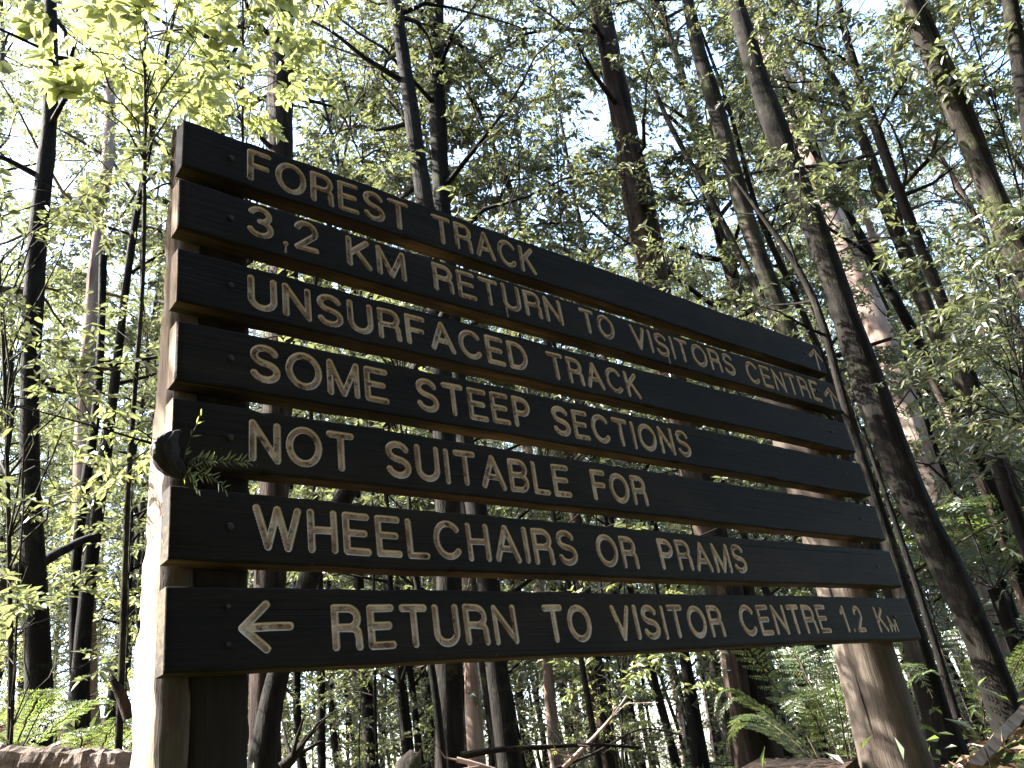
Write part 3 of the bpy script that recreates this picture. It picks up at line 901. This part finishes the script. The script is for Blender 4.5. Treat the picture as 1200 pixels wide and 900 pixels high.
traced_tree('forest_tree', 'slim dark leaning trunk below the end of the word VISITOR', 'tree',
            [(752, 740, 8), (765, 790, 9), (784, 860, 10)], 8.8, B_DARK, limbs=6, seed=24, zmin=3, up=7)
traced_tree('forest_tree', 'lit pale trunk at the right edge below the middle of the picture', 'tree',
            [(1150, 560, 15), (1172, 610, 17), (1192, 670, 18), (1215, 740, 19)], 9, B_PALE, limbs=6, seed=25, zmin=4, up=6, ribbons=5)
traced_tree('forest_tree', 'leaning dark trunk crossing the gaps behind the words NOT and WHEELCHAIRS', 'tree',
            [(540, 330, 13), (500, 415, 15), (449, 497, 18), (402, 577, 22), (362, 677, 26), (340, 730, 26), (318, 800, 28)], 4.4, B_DARK, limbs=0, seed=26, up=.3)

# --- small-leaved saplings close to the camera
def sapling(name, label, stem, d, region, nspray, dd, ll, lw, seed, ntw=6, nleaf=7, slen=.45, wide=True, leaf='near', ground_to=True, barkm=None, stemr=.010, nl_prune=True):
    rg = np.random.default_rng(5000 + seed)
    pts = [at(x, y, d) for x, y in sorted(stem, key=lambda p: -p[1])]
    gz = float(ground(pts[0][0], pts[0][1]))
    if ground_to and pts[0][2] > gz:
        pts = [np.array([pts[0][0], pts[0][1], gz - .1])] + pts
    base = np.array([pts[0][0], pts[0][1], gz]) if ground_to else pts[0]
    t = empty(name, base); tag(t, label, 'sapling' if ground_to else 'branch')
    mb = MB()
    q, r = trunk_tube(mb, np.array(pts), np.linspace(stemr, stemr * .45, len(pts)), rg, 8, step=.12, rough=.02)
    cb = MB()
    (x0, y0, x1, y1) = region
    for n in range(nspray):
        e = at(x0 + (x1 - x0) * rg.random(), y0 + (y1 - y0) * rg.random(), d + rg.uniform(-dd, dd))
        j = np.argmin(np.linalg.norm(q - e, axis=1) + np.abs(q[:, 2] - (e[2] - .25)) * .6)
        v = e - q[j]
        L = np.linalg.norm(v)
        s = np.linspace(0, 1, 5)[:, None]
        br = q[j] + v * s + rg.normal(size=(5, 3)) * L * .03 * (s > 0)
        br[:, 2] += .12 * L * np.sin(s[:, 0] * 3.14)
        rb = max(min(r[j] * .55, .006), .0025)
        mb.tube(br, np.linspace(rb, rb * .5, 5), 5, 0, cap=False)
        spray(cb, rg, e, v / (L + 1e-6) + np.array([0, 0, .1]) + rg.normal(size=3) * .4, slen * (.6 + .7 * rg.random()), rb * .5, ntw, nleaf, ll, lw, wide=wide, prune=nl_prune, minr=.0009)
    mb.v = [a - base for a in mb.v]; cb.v = [a - base for a in cb.v]
    mb.build('stem', barkm or B_GREY, t)
    cb.build('foliage', [LEAFKIND[leaf], B_TWIG], t)
    return t


sapling('sapling', 'broad-leaved sapling with sun-bleached leaves hanging over the top left corner', [(169, -60), (170, 30), (170, 160), (168, 330), (150, 560), (140, 860)], 3.1,
        (50, -60, 250, 140), 28, .55, .085, .042, 1, ntw=6, nleaf=7, slen=.42, stemr=.013)
sapling('sapling', 'small sapling with yellow-green leaves above the top left end of the sign', [(283, -60), (285, 30), (284, 150), (290, 420), (286, 860)], 3.7,
        (200, -60, 360, 150), 30, .5, .07, .034, 2, ntw=6, nleaf=7, slen=.4, stemr=.012, barkm=B_DARK)
sapling('sapling', 'fine-leaved sapling filling the left edge beside the dark mossy trunk', [(-20, 80), (-5, 250), (5, 420), (10, 600), (14, 860)], 3.6,
        (-40, 180, 110, 600), 34, .7, .05, .021, 3, ntw=6, nleaf=8, slen=.36, stemr=.012, leaf='mid')
sapling('sapling', 'lower leafy sapling in sun at the bottom left above the timber beam', [(30, 560), (20, 700), (15, 860)], 3.4,
        (-20, 600, 90, 830), 13, .5, .045, .018, 4, ntw=5, nleaf=7, slen=.28, stemr=.006, leaf='mid')
sapling('sapling', 'spindly sapling in the gap between the snag and the left post', [(160, 420), (155, 560), (150, 700), (146, 860)], 5.2,
        (120, 330, 185, 760), 18, .7, .045, .018, 5, ntw=5, nleaf=7, slen=.35, stemr=.008, leaf='mid')
sapling('sapling', 'sapling with broad shaded leaves hanging above the words FOREST TRACK', [(430, -80), (428, 60), (424, 200), (436, 500), (440, 860)], 7.4,
        (370, -60, 630, 230), 84, .7, .085, .037, 6, ntw=8, nleaf=9, slen=.75, stemr=.014, barkm=B_DARK, leaf='mid')
sapling('sapling', 'small-leaved sapling in the middle top between the black trunk and the peeling trunk', [(640, -80), (650, 80), (655, 240), (690, 500), (720, 880)], 7.8,
        (560, -60, 720, 290), 60, .9, .075, .031, 7, ntw=8, nleaf=9, slen=.75, stemr=.014, leaf='mid')
sapling('sapling', 'leafy sapling with drooping shaded leaves at the top right corner', [(1110, -80), (1140, 40), (1180, 170), (1240, 400), (1330, 700)], 6.6,
        (940, -60, 1215, 200), 64, .8, .08, .033, 8, ntw=8, nleaf=9, slen=.68, stemr=.012, barkm=B_DARK, leaf='mid')
sapling('sapling', 'sapling with grey-green shaded leaves at the right edge beside the curving trunks', [(1150, 250), (1180, 380), (1215, 520), (1270, 760)], 4.4,
        (1085, 230, 1215, 560), 46, .9, .046, .018, 9, ntw=7, nleaf=8, slen=.42, stemr=.010, barkm=B_DARK, leaf='mid')
sapling('sapling', 'wispy sapling under the word VISITOR in front of the brown bushy trunk', [(735, 600), (730, 740), (728, 890)], 6.0,
        (670, 640, 790, 850), 22, .7, .055, .02, 10, ntw=6, nleaf=8, slen=.4, stemr=.010, barkm=B_DARK)
def shade_tree(name, label, cat, foot, targets, t0, t1, nspray, ll, lw, seed, height, sl=.4, leaf='mid'):
    """a young tree added to shade the targets, its foliage set between them and the sun"""
    rg = np.random.default_rng(6000 + seed)
    gz = float(ground(*foot)); base = np.array([foot[0], foot[1], gz])
    t = empty(name, base); tag(t, label, cat)
    mb = MB(); cb = MB()
    pts = np.array([(0, 0, -.1), (.03, .02, height * .3), (-.03, .03, height * .6), (.0, .0, height)])
    q, r = trunk_tube(mb, pts, [.022, .018, .013, .004], rg, 8, step=.12, rough=.02)
    for n in range(nspray):
        c = np.array(targets[rg.integers(len(targets))]) + SUN_DIR * rg.uniform(t0, t1) + rg.normal(size=3) * .12 - base
        j = np.argmin(np.linalg.norm(q - c, axis=1) + np.abs(q[:, 2] - (c[2] - .3)) * .7)
        v = c - q[j]; L = np.linalg.norm(v); v = v / (L + 1e-6)
        e = q[j] + v * max(L - sl * .5, .05)
        mb.tube([q[j], (q[j] + e) / 2 + rg.normal(size=3) * .02 + np.array([0, 0, .04]), e], [.006, .005, .0035], 5, 0, cap=False)
        spray(cb, rg, e, v + rg.normal(size=3) * .35, sl * rg.uniform(.7, 1.3), .003, 6, 8, ll, lw, minr=.0012, wide=True)
    mb.build('stem', B_DARK, t); cb.build('foliage', [LEAFKIND[leaf], B_TWIG], t)


shade_tree('sapling', 'unseen sapling added left of the sign to shade the top of its left post', 'sapling', (-.75, 2.55), [(0, .1, 1.25), (0, .1, 1.05), (0, .1, .85), (0, .1, .7)], 2.3, 3.4, 34, .05, .022, 1, 3.6)  # added beyond the left of the view so its leaves shade the upper post
shade_tree('sapling', 'leafy sapling added mostly hidden behind the sign to dapple its round post', 'sapling', (1.75, 1.75), [(2.6, .1, .25), (2.58, .1, 0), (2.6, .1, -.25), (2.62, .1, .5), (2.62, .1, .75)], 2.0, 3.0, 14, .05, .022, 2, 2.3)  # put on the sun's path to throw leaf shadows on the round post
H_T = [at(x_, y_, 5.2) for x_, y_ in ((965, 290), (1000, 400), (1035, 500), (1073, 600), (1132, 700))]
shade_tree('sapling', 'slim sapling with thin sprays, added to shade the thick dark leaning trunk', 'sapling', (H_T[2][0] - 1.0, H_T[2][1] + 1.9), H_T, 1.2, 2.6, 34, .05, .02, 3, 4.6, sl=.5)  # added foliage that keeps the sun off the thick dark trunk
# the sprig caught on the gnarled knot and a leafy twig reaching in front of the left post
sp_o = at(208, 556, 1.66)
t = empty('sprig', sp_o); tag(t, 'small olive-green sprig hanging from the gnarled knot on the fifth plank', 'sprig')
rg_ = np.random.default_rng(77); mb = MB(); cb = MB()
for (tx, ty), nn_ in (((290, 542), 15), ((262, 572), 11), ((232, 576), 8), ((250, 540), 9), ((236, 486), 4)):
    e = at(tx, ty, 1.60) - sp_o
    sgm = np.linspace(0, 1, 8)[:, None]
    pts = e * sgm + np.array([0, -.006, .014]) * np.sin(sgm * 3.1) + rg_.normal(size=(8, 3)) * .0012
    mb.tube(pts, np.linspace(.0016, .0006, 8), 5, 0, cap=False)
    q = np.linspace(.25, 1, nn_); P_ = np.stack([np.interp(q, np.linspace(0, 1, 8), pts[:, c]) for c in range(3)], -1)
    ax = e / np.linalg.norm(e); up_ = np.array([0, -.3, 1.0])
    for sg in (1, -1):
        A_ = ax * .8 + up_ * sg * .6 + rg_.normal(size=(nn_, 3)) * .22
        cb.leaves(P_, A_, np.array([.2, -1, .1]) + rg_.normal(size=(nn_, 3)) * .4, rg_.uniform(.012, .024, nn_), rg_.uniform(.003, .0055, nn_), 0, wide=True)
mb.build('stem', B_TWIG, t); cb.build('foliage', LEAF_NEAR, t)
sapling('leafy_twig', 'thin leafy twig reaching in from the left towards the gnarled knot', [(-20, 468), (40, 475), (90, 490), (140, 510), (184, 522)], 1.9,
        (120, 500, 186, 560), 8, .05, .028, .010, 12, ntw=4, nleaf=4, slen=.09, ground_to=False, barkm=B_DARK, stemr=.003, nl_prune=False)
sapling('leafy_twig', 'dark out-of-reach twig with one large leaf in the top left corner', [(-60, 10), (-20, 22), (20, 45), (45, 55)], 1.5,
        (-6, 55, 12, 80), 1, .02, .045, .028, 13, ntw=2, nleaf=2, slen=.06, ground_to=False, barkm=B_DARK, stemr=.004, nl_prune=False, leaf='mid')


# --- the crowd of trees behind: a few kinds, copied
def proto_tree(name, height, r0, zlo, nlimb, llen, ll, lw, leaf, barkm, seed, ntw=8, nleaf=12, lean=.02, ribbons=0, wide=False):
    rg = np.random.default_rng(9000 + seed)
    t = empty(name)
    mb = MB(); cb = MB()
    n = 9
    s = np.linspace(0, 1, n)
    pts = np.stack([np.cumsum(rg.normal(size=n)) * lean * height * .5, np.cumsum(rg.normal(size=n)) * lean * height * .5, s * height - .2], -1)
    rad = r0 * (1 - .8 * s); rad[0] *= 1.5
    q, r = trunk_tube(mb, pts, rad, rg, 10, step=.35)
    if ribbons: strips(mb, rg, q, r, ribbons)
    for i in range(nlimb):
        u = zlo + (1 - zlo) * (i + rg.random()) / nlimb
        j = min(int(u * (len(q) - 1)), len(q) - 2)
        a = rg.random() * 6.283
        dr = np.array([math.cos(a), math.sin(a), .2 + .6 * rg.random()])
        L = llen * (.55 + .8 * rg.random()) * (1.15 - .55 * (u - zlo) / (1 - zlo))
        e = q[j] + dr / np.linalg.norm(dr) * L * .6
        lr = max(min(r[j] * .5, .045), .006)
        mid = (q[j] + e) / 2 + rg.normal(size=3) * L * .05
        mb.tube([q[j], mid, e], [lr, lr * .75, lr * .5], 5, 0, cap=False)
        spray(cb, rg, e, dr + rg.normal(size=3) * .35, L, lr * .5, ntw, nleaf, ll, lw, sag=.2, wide=wide, minr=.002)
        spray(cb, rg, mid, dr + rg.normal(size=3) * .8, L * .7, lr * .4, max(3, ntw // 2), nleaf, ll, lw, sag=.2, wide=wide, minr=.002)
    mb.build('trunk', barkm, t)
    cb.build('crown', [LEAFKIND[leaf], B_TWIG], t)
    return t


def copy_tree(o, loc, rz, sc, label, group):
    c = o.copy(); COL.objects.link(c)
    c.location = loc; c.rotation_euler = (0, 0, rz); c.scale = (sc, sc, sc)
    c['label'] = label; c['group'] = group
    for ch in list(o.children):
        d = ch.copy(); COL.objects.link(d); d.parent = c
    return c


KINDS = [
    # name, category, label, group, protos
    ('forest_tree', 'tree', 'slender understorey tree leafy from low down in the crowd behind the sign', 'slender leafy trees in the forest behind',
     [dict(height=9, r0=.055, zlo=.18, nlimb=29, llen=1.15, ll=.09, lw=.036, leaf='mid', barkm=B_DARK, seed=s, ntw=11, nleaf=14) for s in (1, 2, 3)]),
    ('forest_tree', 'tree', 'tall dark-trunked tree with a high crown in the forest behind the sign', 'tall dark trees in the forest behind',
     [dict(height=16, r0=.12, zlo=.26, nlimb=40, llen=2.0, ll=.115, lw=.046, leaf='mid', barkm=b_, seed=s, ntw=12, nleaf=15, ribbons=8) for s, b_ in ((4, B_DARK), (5, B_RED), (6, B_GREY))]),
    ('gum_tree', 'tree', 'tall pale-trunked gum with a high fine crown in the far forest', 'pale gums in the far forest',
     [dict(height=25, r0=.22, zlo=.36, nlimb=52, llen=3.0, ll=.16, lw=.05, leaf='gum', barkm=B_PALE, seed=s, ntw=10, nleaf=14, ribbons=26) for s in (7, 8)]),
    ('shrub', 'shrub', 'leafy knee-high to head-high shrub of the forest floor behind the sign', 'shrubs on the forest floor',
     [dict(height=2.6, r0=.02, zlo=.06, nlimb=20, llen=.75, ll=.065, lw=.026, leaf=l_, barkm=B_TWIG, seed=s, ntw=7, nleaf=11, lean=.05) for s, l_ in ((9, 'mid'), (10, 'near'), (11, 'mid'))]),
]
rp_ = random.Random(5)
placed = []


def free(x, y, dmin):
    for (a, b, m_) in placed:
        if (a - x) ** 2 + (b - y) ** 2 < max(dmin, m_) ** 2: return False
    return True


def sun_clear(x, y, h, more=0):
    """True when a crown at (x, y) of height h keeps off the sun's way to the left post and the boards' left end"""
    for cx, cy, w in ((0, .15, 1.3 + more), (-.1, 1.0, .9 + more)):
        vx, vy = x - cx, y - cy
        hs = np.linalg.norm(SUN_DIR[:2]); ux, uy = SUN_DIR[0] / hs, SUN_DIR[1] / hs
        t = vx * ux + vy * uy; off = abs(-vx * uy + vy * ux)
        if t > 0 and off < w + h * .07 and t * math.tan(SUN_EL) < h: return False
    return True


PLAN = [(0, 105, (6.5, 32), (8, 88), .8), (1, 74, (8.5, 45), (8, 88), 1.4), (2, 36, (15, 58), (8, 88), 2.3), (3, 60, (7.4, 24), (10, 86), .7)]
for kind, count, (d0, d1), (a0, a1), dmin in PLAN:
    name, cat, label, group, specs = KINDS[kind]
    protos = [proto_tree(name, **sp) for sp in specs]
    for p in protos: tag(p, label, cat, group)
    used = [False] * len(protos)
    made = 0
    for _ in range(6000):
        if made >= count: break
        u = rp_.random()
        d = math.sqrt(d0 * d0 + (d1 * d1 - d0 * d0) * u) if kind != 3 else d0 + (d1 - d0) * u ** 1.2
        if kind != 3: d = .5 * d + .5 * (d0 + (d1 - d0) * u)
        a = math.radians(rp_.uniform(a0, a1))
        x = CAM_C[0] + d * math.cos(a); y = CAM_C[1] + d * math.sin(a)
        h = specs[0]['height']
        if math.degrees(a) > 58 and kind == 1 and rp_.random() < .35: continue
        if math.degrees(a) > 68 and kind in (0, 3) and rp_.random() < .55: continue
        if y < .9 or not free(x, y, dmin) or not sun_clear(x, y, h): continue
        placed.append((x, y, dmin * .6))
        i = made % len(protos)
        loc = (x, y, float(ground(x, y)))
        sc = rp_.uniform(.78, 1.25) * (1 if kind != 3 else rp_.uniform(.5, 1.05))
        rz = rp_.random() * 6.28
        if not used[i]:
            p = protos[i]; p.location = loc; p.rotation_euler = (0, 0, rz); p.scale = (sc,) * 3; used[i] = True
        else:
            copy_tree(protos[i], loc, rz, sc, label, group)
        made += 1

# the forest goes on behind and beside the camera: unseen broad dense trees, added there to block the open sky
rb_ = random.Random(8)
CAN = [proto_tree('broad_tree', height=15, r0=.16, zlo=.2, nlimb=60, llen=3.0, ll=.22, lw=.12, leaf='mid', barkm=B_DARK, seed=s_, ntw=10, nleaf=15) for s_ in (31, 32)]
lab = 'broad dense-crowned tree added out of view around the clearing to block open sky'
for c_ in CAN: tag(c_, lab, 'tree', 'added broad trees around the clearing')
spots = []
for ring_r, cnt, ph in ((7.0, 8, .2), (11, 12, .5), (16, 14, .1)):
    for q in range(cnt):
        a = math.radians(122 + 210 * (q + .5 + rb_.uniform(-.25, .25)) / cnt)
        x = CAM_C[0] + ring_r * math.cos(a); y = CAM_C[1] + ring_r * math.sin(a)
        if sun_clear(x, y, 15, 1.8): spots.append((x, y))
for q, (x, y) in enumerate(spots):
    loc = (x, y, float(ground(x, y))); rz = rb_.random() * 6.28; sc = rb_.uniform(.8, 1.15)
    if q < 2:
        p = CAN[q]; p.location = loc; p.rotation_euler = (0, 0, rz); p.scale = (sc,) * 3
    else: copy_tree(CAN[q % 2], loc, rz, sc, lab, 'added broad trees around the clearing')

# ------------------------------------------------------------------ ferns
def frond_mesh(mb, rg, base, az, L, rise, w=.16, m=0):
    n = 26
    t = np.linspace(0, 1, n)
    h = np.array([math.cos(az), math.sin(az), 0])
    pts = base + h * (L * np.sin(t * 1.35) / math.sin(1.35))[:, None] * .9
    pts[:, 2] += rise * L * np.sin(t * 2.35)
    pts += rg.normal(size=(n, 3)) * .002
    mb.tube(pts, np.linspace(.005, .001, n), 4, 1, cap=False)
    side = np.cross(h, [0, 0, 1.0])
    tan = np.gradient(pts, axis=0); tan /= np.linalg.norm(tan, axis=1)[:, None]
    env = np.sin(np.clip((t - .12) / .88, 0, 1) ** .7 * math.pi) ** .8 * w * L / .9
    for sg in (1, -1):
        for i in range(3, n - 1):
            l = env[i]
            if l < .01: continue
            ax = side * sg * .92 + tan[i] * .42 + np.array([0, 0, -.12])
            ax /= np.linalg.norm(ax)
            k = 9
            s = (np.arange(k) + .5) / k
            P = pts[i] + ax * (s * l)[:, None]
            nn = np.cross(ax, side * sg); nn = np.cross(tan[i], ax) * sg
            for s2 in (1, -1):
                A = ax * .6 + tan[i] * s2 * .8 + rg.normal(size=(k, 3)) * .12
                mb.leaves(P, A, np.broadcast_to(nn, (k, 3)) + rg.normal(size=(k, 3)) * .15, l * .26 * (1.1 - s * .7), l * .10 * (1.1 - s * .6), m, fold=.1)


def fern(label, px, py, d, nf, L, seed, rise=.55, az0=0, az1=6.283):
    rg = np.random.default_rng(7000 + seed)
    b = at(px, py, d); b[2] = float(ground(b[0], b[1])) if b[2] - float(ground(b[0], b[1])) < .55 else b[2]
    gz = float(ground(b[0], b[1]))
    t = empty('fern', (b[0], b[1], gz)); tag(t, label, 'fern')
    o_ = np.array([b[0], b[1], gz])
    if b[2] - gz > .1:    # a short trunk carries the crown
        mb = MB(); mb.tube([(0, 0, -.1), (.01, 0, (b[2] - gz) * .5), (0, 0, b[2] - gz)], [.07, .055, .05], 10, 0, .12, rg); mb.build('trunk', B_DARK, t)
    for i in range(nf):
        mb = MB()
        a = az0 + (az1 - az0) * (i + rg.random() * .5) / nf
        frond_mesh(mb, rg, np.array([0, 0, b[2] - gz]), a, L * (.75 + .5 * rg.random()), rise * (.7 + .6 * rg.random()))
        mb.build('frond', [LEAF_FERN, B_TWIG], t)
    return t


fern('green fern with arching fronds at the foot of the round post, left of it', 985, 872, 4.6, 10, .66, 1, rise=.9)
fern('fern in deeper shade behind the fern beside the round post', 955, 855, 6.4, 9, .75, 2, rise=.9)
fern('sunlit tree fern at the right edge beyond the thick dark trunk', 1165, 690, 7.5, 11, 1.1, 3, rise=.35)
fern('low fern at the right between the vine-wrapped trunk and the thick dark trunk', 1130, 800, 5.8, 9, .7, 4, rise=.9)
fern('sun-bleached fern rising behind the timber beam at the bottom left', 100, 885, 3.6, 9, .45, 5, rise=.5)
fern('pale fern near the far left edge behind the timber beam', 10, 860, 4.4, 8, .45, 6, rise=.45)

# ------------------------------------------------------------------ things on the ground
def along(pa, pb, n):
    s = np.linspace(0, 1, n)[:, None]
    return pa + (pb - pa) * s


def log_thing(name, label, cat, pts, rad, m_, seed, k=14, rough=.05, group=None, part='body'):
    rg = np.random.default_rng(300 + seed)
    pts = np.asarray(pts, float); base = pts.mean(0)
    mb = MB(); mb.tube(pts - base, rad, k, 0, rough, rg)
    o = mb.build(name, m_); o.location = base
    tag(o, label, cat, group)
    return o


m, nt = mat('cracked_log')
g1 = noise(nt, 9, 7, .75, stretch=(.6, .6, 1.2)); g2 = noise(nt, 26, 5, .75, stretch=(2.4, 2.4, .35)); g3 = noise(nt, 4, 4, .6)
c = ramp(nt, g1, [(.34, (.07, .052, .042)), (.5, (.20, .158, .13)), (.66, (.36, .31, .27))])
c = mixc(nt, ramp(nt, g2, [(.34, (1, 1, 1)), (.40, (0, 0, 0))]), c, (.012, .009, .007))
finish(nt, c, .9, mathn(nt, 'ADD', g1, g2), 1, .018, .15)
CRACKED = m
pa, pb = at(-60, 893, 2.7), at(150, 897, 2.5)
L_ = along(pa, pb, 40) - np.array([0, 0, .07])
rg_ = np.random.default_rng(21); mb = MB(); kk = 32
th_ = np.linspace(0, 2 * math.pi, kk, endpoint=False)
se = (np.abs(np.cos(th_)) ** 7 + np.abs(np.sin(th_)) ** 7) ** (-1 / 7)
tn = (L_[-1] - L_[0]) / np.linalg.norm(L_[-1] - L_[0]); sd_ = np.cross(tn, [0, 0, 1.0])
lum = .004 * rg_.normal(size=(40, kk)); lum = (lum + np.roll(lum, 1, 0) + np.roll(lum, 1, 1)) / 1.6
RR = .105 * se[None] + lum
v = L_[:, None] - L_.mean(0) + RR[:, :, None] * (np.cos(th_)[None, :, None] * sd_ * .8 + np.sin(th_)[None, :, None] * np.array([0, 0, 1.0]))
i = np.arange(39)[:, None] * kk; j = np.arange(kk)[None]; j2 = (j + 1) % kk
mb.add(v.reshape(-1, 3), q=np.stack([i + j, i + j2, i + kk + j2, i + kk + j], -1).reshape(-1, 4), sm=False)
for e in (v[0], v[-1]): mb.add(e, t=[(0, c_, c_ + 1) for c_ in range(1, kk - 1)], sm=False)
o = mb.build('edging_timber', CRACKED); o.location = L_.mean(0)
tag(o, 'cracked square timber edging beam at the bottom left against the post, its top in sun', 'edging timber')
log_thing('fallen_branch', 'grey dead branch propped across the dark mossy trunk at the left edge', 'branch', along(at(-40, 700, 5.0), at(108, 628, 5.6), 9) + np.random.default_rng(4).normal(size=(9, 3)) * .012,
          np.linspace(.05, .022, 9), B_GREY, 2, 9, .08)
log_thing('broken_branch', 'short orange-brown broken branch beside the left post', 'branch', [at(151, 842, 3.0), at(146, 826, 3.0), at(139, 808, 3.0), at(132, 797, 3.0)], [.018, .018, .016, .010], B_RED, 3, 8, .06)


def branchy(label, pix, d, r0, r1, seed, m_=B_GREY, side=5):
    rg = np.random.default_rng(400 + seed)
    pts = np.array([at(x, y, d + dd) for x, y, dd in pix])
    base = pts[0].copy(); mb = MB()
    rad = np.linspace(r0, r1, len(pts))
    q, r = trunk_tube(mb, pts - base, rad, rg, 8, step=.06, rough=.05)
    for _ in range(side):
        i = rg.integers(1, len(q) - 1)
        v = rnd_dir(rg, 1)[0]; v[2] = abs(v[2]) * .7
        L = rg.uniform(.08, .3)
        mb.tube([q[i], q[i] + v * L * .5 + rg.normal(size=3) * .02, q[i] + v * L], [r[i] * .5, r[i] * .35, .002], 5, 0)
    o = mb.build('fallen_branch', m_); o.location = base
    tag(o, label, 'branch')
    return o


branchy('dead branch lying on the ground under the words RETURN TO', [(540, 886, 0), (580, 878, 0), (630, 876, .1), (690, 872, .2), (750, 876, .3)], 4.2, .018, .007, 1, B_DARK, 7)
branchy('pale crooked stick rising from the ground under the word TO', [(660, 900, 0), (690, 870, 0), (715, 845, .05), (735, 815, .1)], 4.4, .012, .004, 2, B_PALE, 5)
branchy('dark forked stub of wood on the ground beside the reddish trunk', [(330, 900, 0), (347, 888, 0), (356, 874, 0), (359, 862, 0)], 3.2, .020, .006, 3, B_DARK, 6)
branchy('sunlit stick leaning against the fallen branch in the middle of the bottom edge', [(535, 890, 0), (552, 893, 0), (580, 902, 0)], 3.9, .012, .008, 4, B_PALE, 2)
branchy('tangle of thin dead twigs on the ground below the word VISITOR', [(640, 905, 0), (700, 882, .2), (752, 850, .3), (800, 862, .4)], 5.0, .010, .003, 5, B_DARK, 12)
log_thing('stump', 'sunlit broken stump at the bottom edge under the letter T', 'stump', [at(478, 915, 3.6), at(480, 897, 3.6), at(486, 886, 3.6), at(492, 884, 3.62)], [.06, .05, .028, .008], B_GREY, 7, 12, .12)


def plank_thing(label, p0, p1, width_v, th, m_, seed):
    p0 = np.array(p0); p1 = np.array(p1); w = np.array(width_v)
    n = np.cross(p1 - p0, w); n = n / np.linalg.norm(n) * th
    c = (p0 + p1) / 2
    nseg = 16; mb = MB()
    rg = np.random.default_rng(seed)
    ring = []
    for s in np.linspace(0, 1, nseg):
        q = p0 + (p1 - p0) * s - c
        j = rg.normal(size=3) * .002
        ring.append([q + j, q + w * .06 + n * .4 + j, q + w * .94 + n * .4 + j, q + w + j, q + w - n + j, q - n + j])
    P = np.array(ring); k = P.shape[1]
    i = np.arange(nseg - 1)[:, None] * k; jx = np.arange(k)[None]; j2 = (jx + 1) % k
    mb.add(P.reshape(-1, 3), q=np.stack([i + jx, i + j2, i + k + j2, i + k + jx], -1).reshape(-1, 4), sm=False)
    e0 = P[0]; e1 = P[-1]
    for e in (e0, e1):
        mb.add(e, t=[(0, a, a + 1) for a in range(1, k - 1)], sm=False)
    o = mb.build('edging_board', m_); o.location = c
    tag(o, label, 'board')
    return o


plank_thing('weathered edging board lying along the bank at the bottom right corner', at(1128, 902, 3.25), at(1192, 832, 4.0), at(1146, 906, 3.3) - at(1128, 902, 3.25), .03, POST, 1)
plank_thing('reddish board lying at the bottom edge beside the foot of the round post', at(868, 904, 3.5), at(990, 906, 3.3), at(890, 892, 3.75) - at(868, 904, 3.5), .03, B_RED, 2)

# leaf litter and ground cover
mb = MB()
n = 14000
d = 2.2 + 8 * rng.random(n) ** 1.3; a = np.radians(rng.uniform(8, 90, n))
x = CAM_C[0] + d * np.cos(a); y = CAM_C[1] + d * np.sin(a)
P = np.stack([x, y, ground(x, y) + .004 + .03 * rng.random(n)], -1)
A = rng.normal(size=(n, 3)); A[:, 2] *= .35
mb.leaves(P, A, np.array([0, 0, 1.0]) + rng.normal(size=(n, 3)) * .4, rng.uniform(.03, .09, n), rng.uniform(.012, .03, n), 0)
for _ in range(420):
    p = P[rng.integers(n)]; v = rng.normal(size=3); v[2] = abs(v[2]) * .15; v *= rng.uniform(.05, .22)
    mb.tube([p, p + v * .5 + rng.normal(size=3) * .01, p + v], [.004, .003, .002], 4, 1)
o = mb.build('leaf_litter', [LEAF_DRY, B_TWIG]); tag(o, 'brown fallen leaves and twigs covering the forest floor', 'leaf litter', kind='stuff')
mb = MB()
n = 9000
d = 3.0 + 14 * rng.random(n); a = np.radians(rng.uniform(10, 88, n))
x = CAM_C[0] + d * np.cos(a); y = CAM_C[1] + d * np.sin(a)
clump = (np.sin(x * 1.7) + np.sin(y * 1.9 + 1) + rng.normal(size=n) * .5) > .1
x, y = x[clump], y[clump]; n = len(x)
P = np.stack([x, y, ground(x, y) + .02 + .22 * rng.random(n) ** 2], -1)
A = rng.normal(size=(n, 3)); A[:, 2] = np.abs(A[:, 2]) * .7
mb.leaves(P, A, np.array([0, 0, 1.0]) + rng.normal(size=(n, 3)) * .5, rng.uniform(.04, .10, n), rng.uniform(.012, .03, n), 0)
o = mb.build('ground_cover', [LEAF_FERN]); tag(o, 'low green ground cover growing between the trees', 'ground cover', kind='stuff')
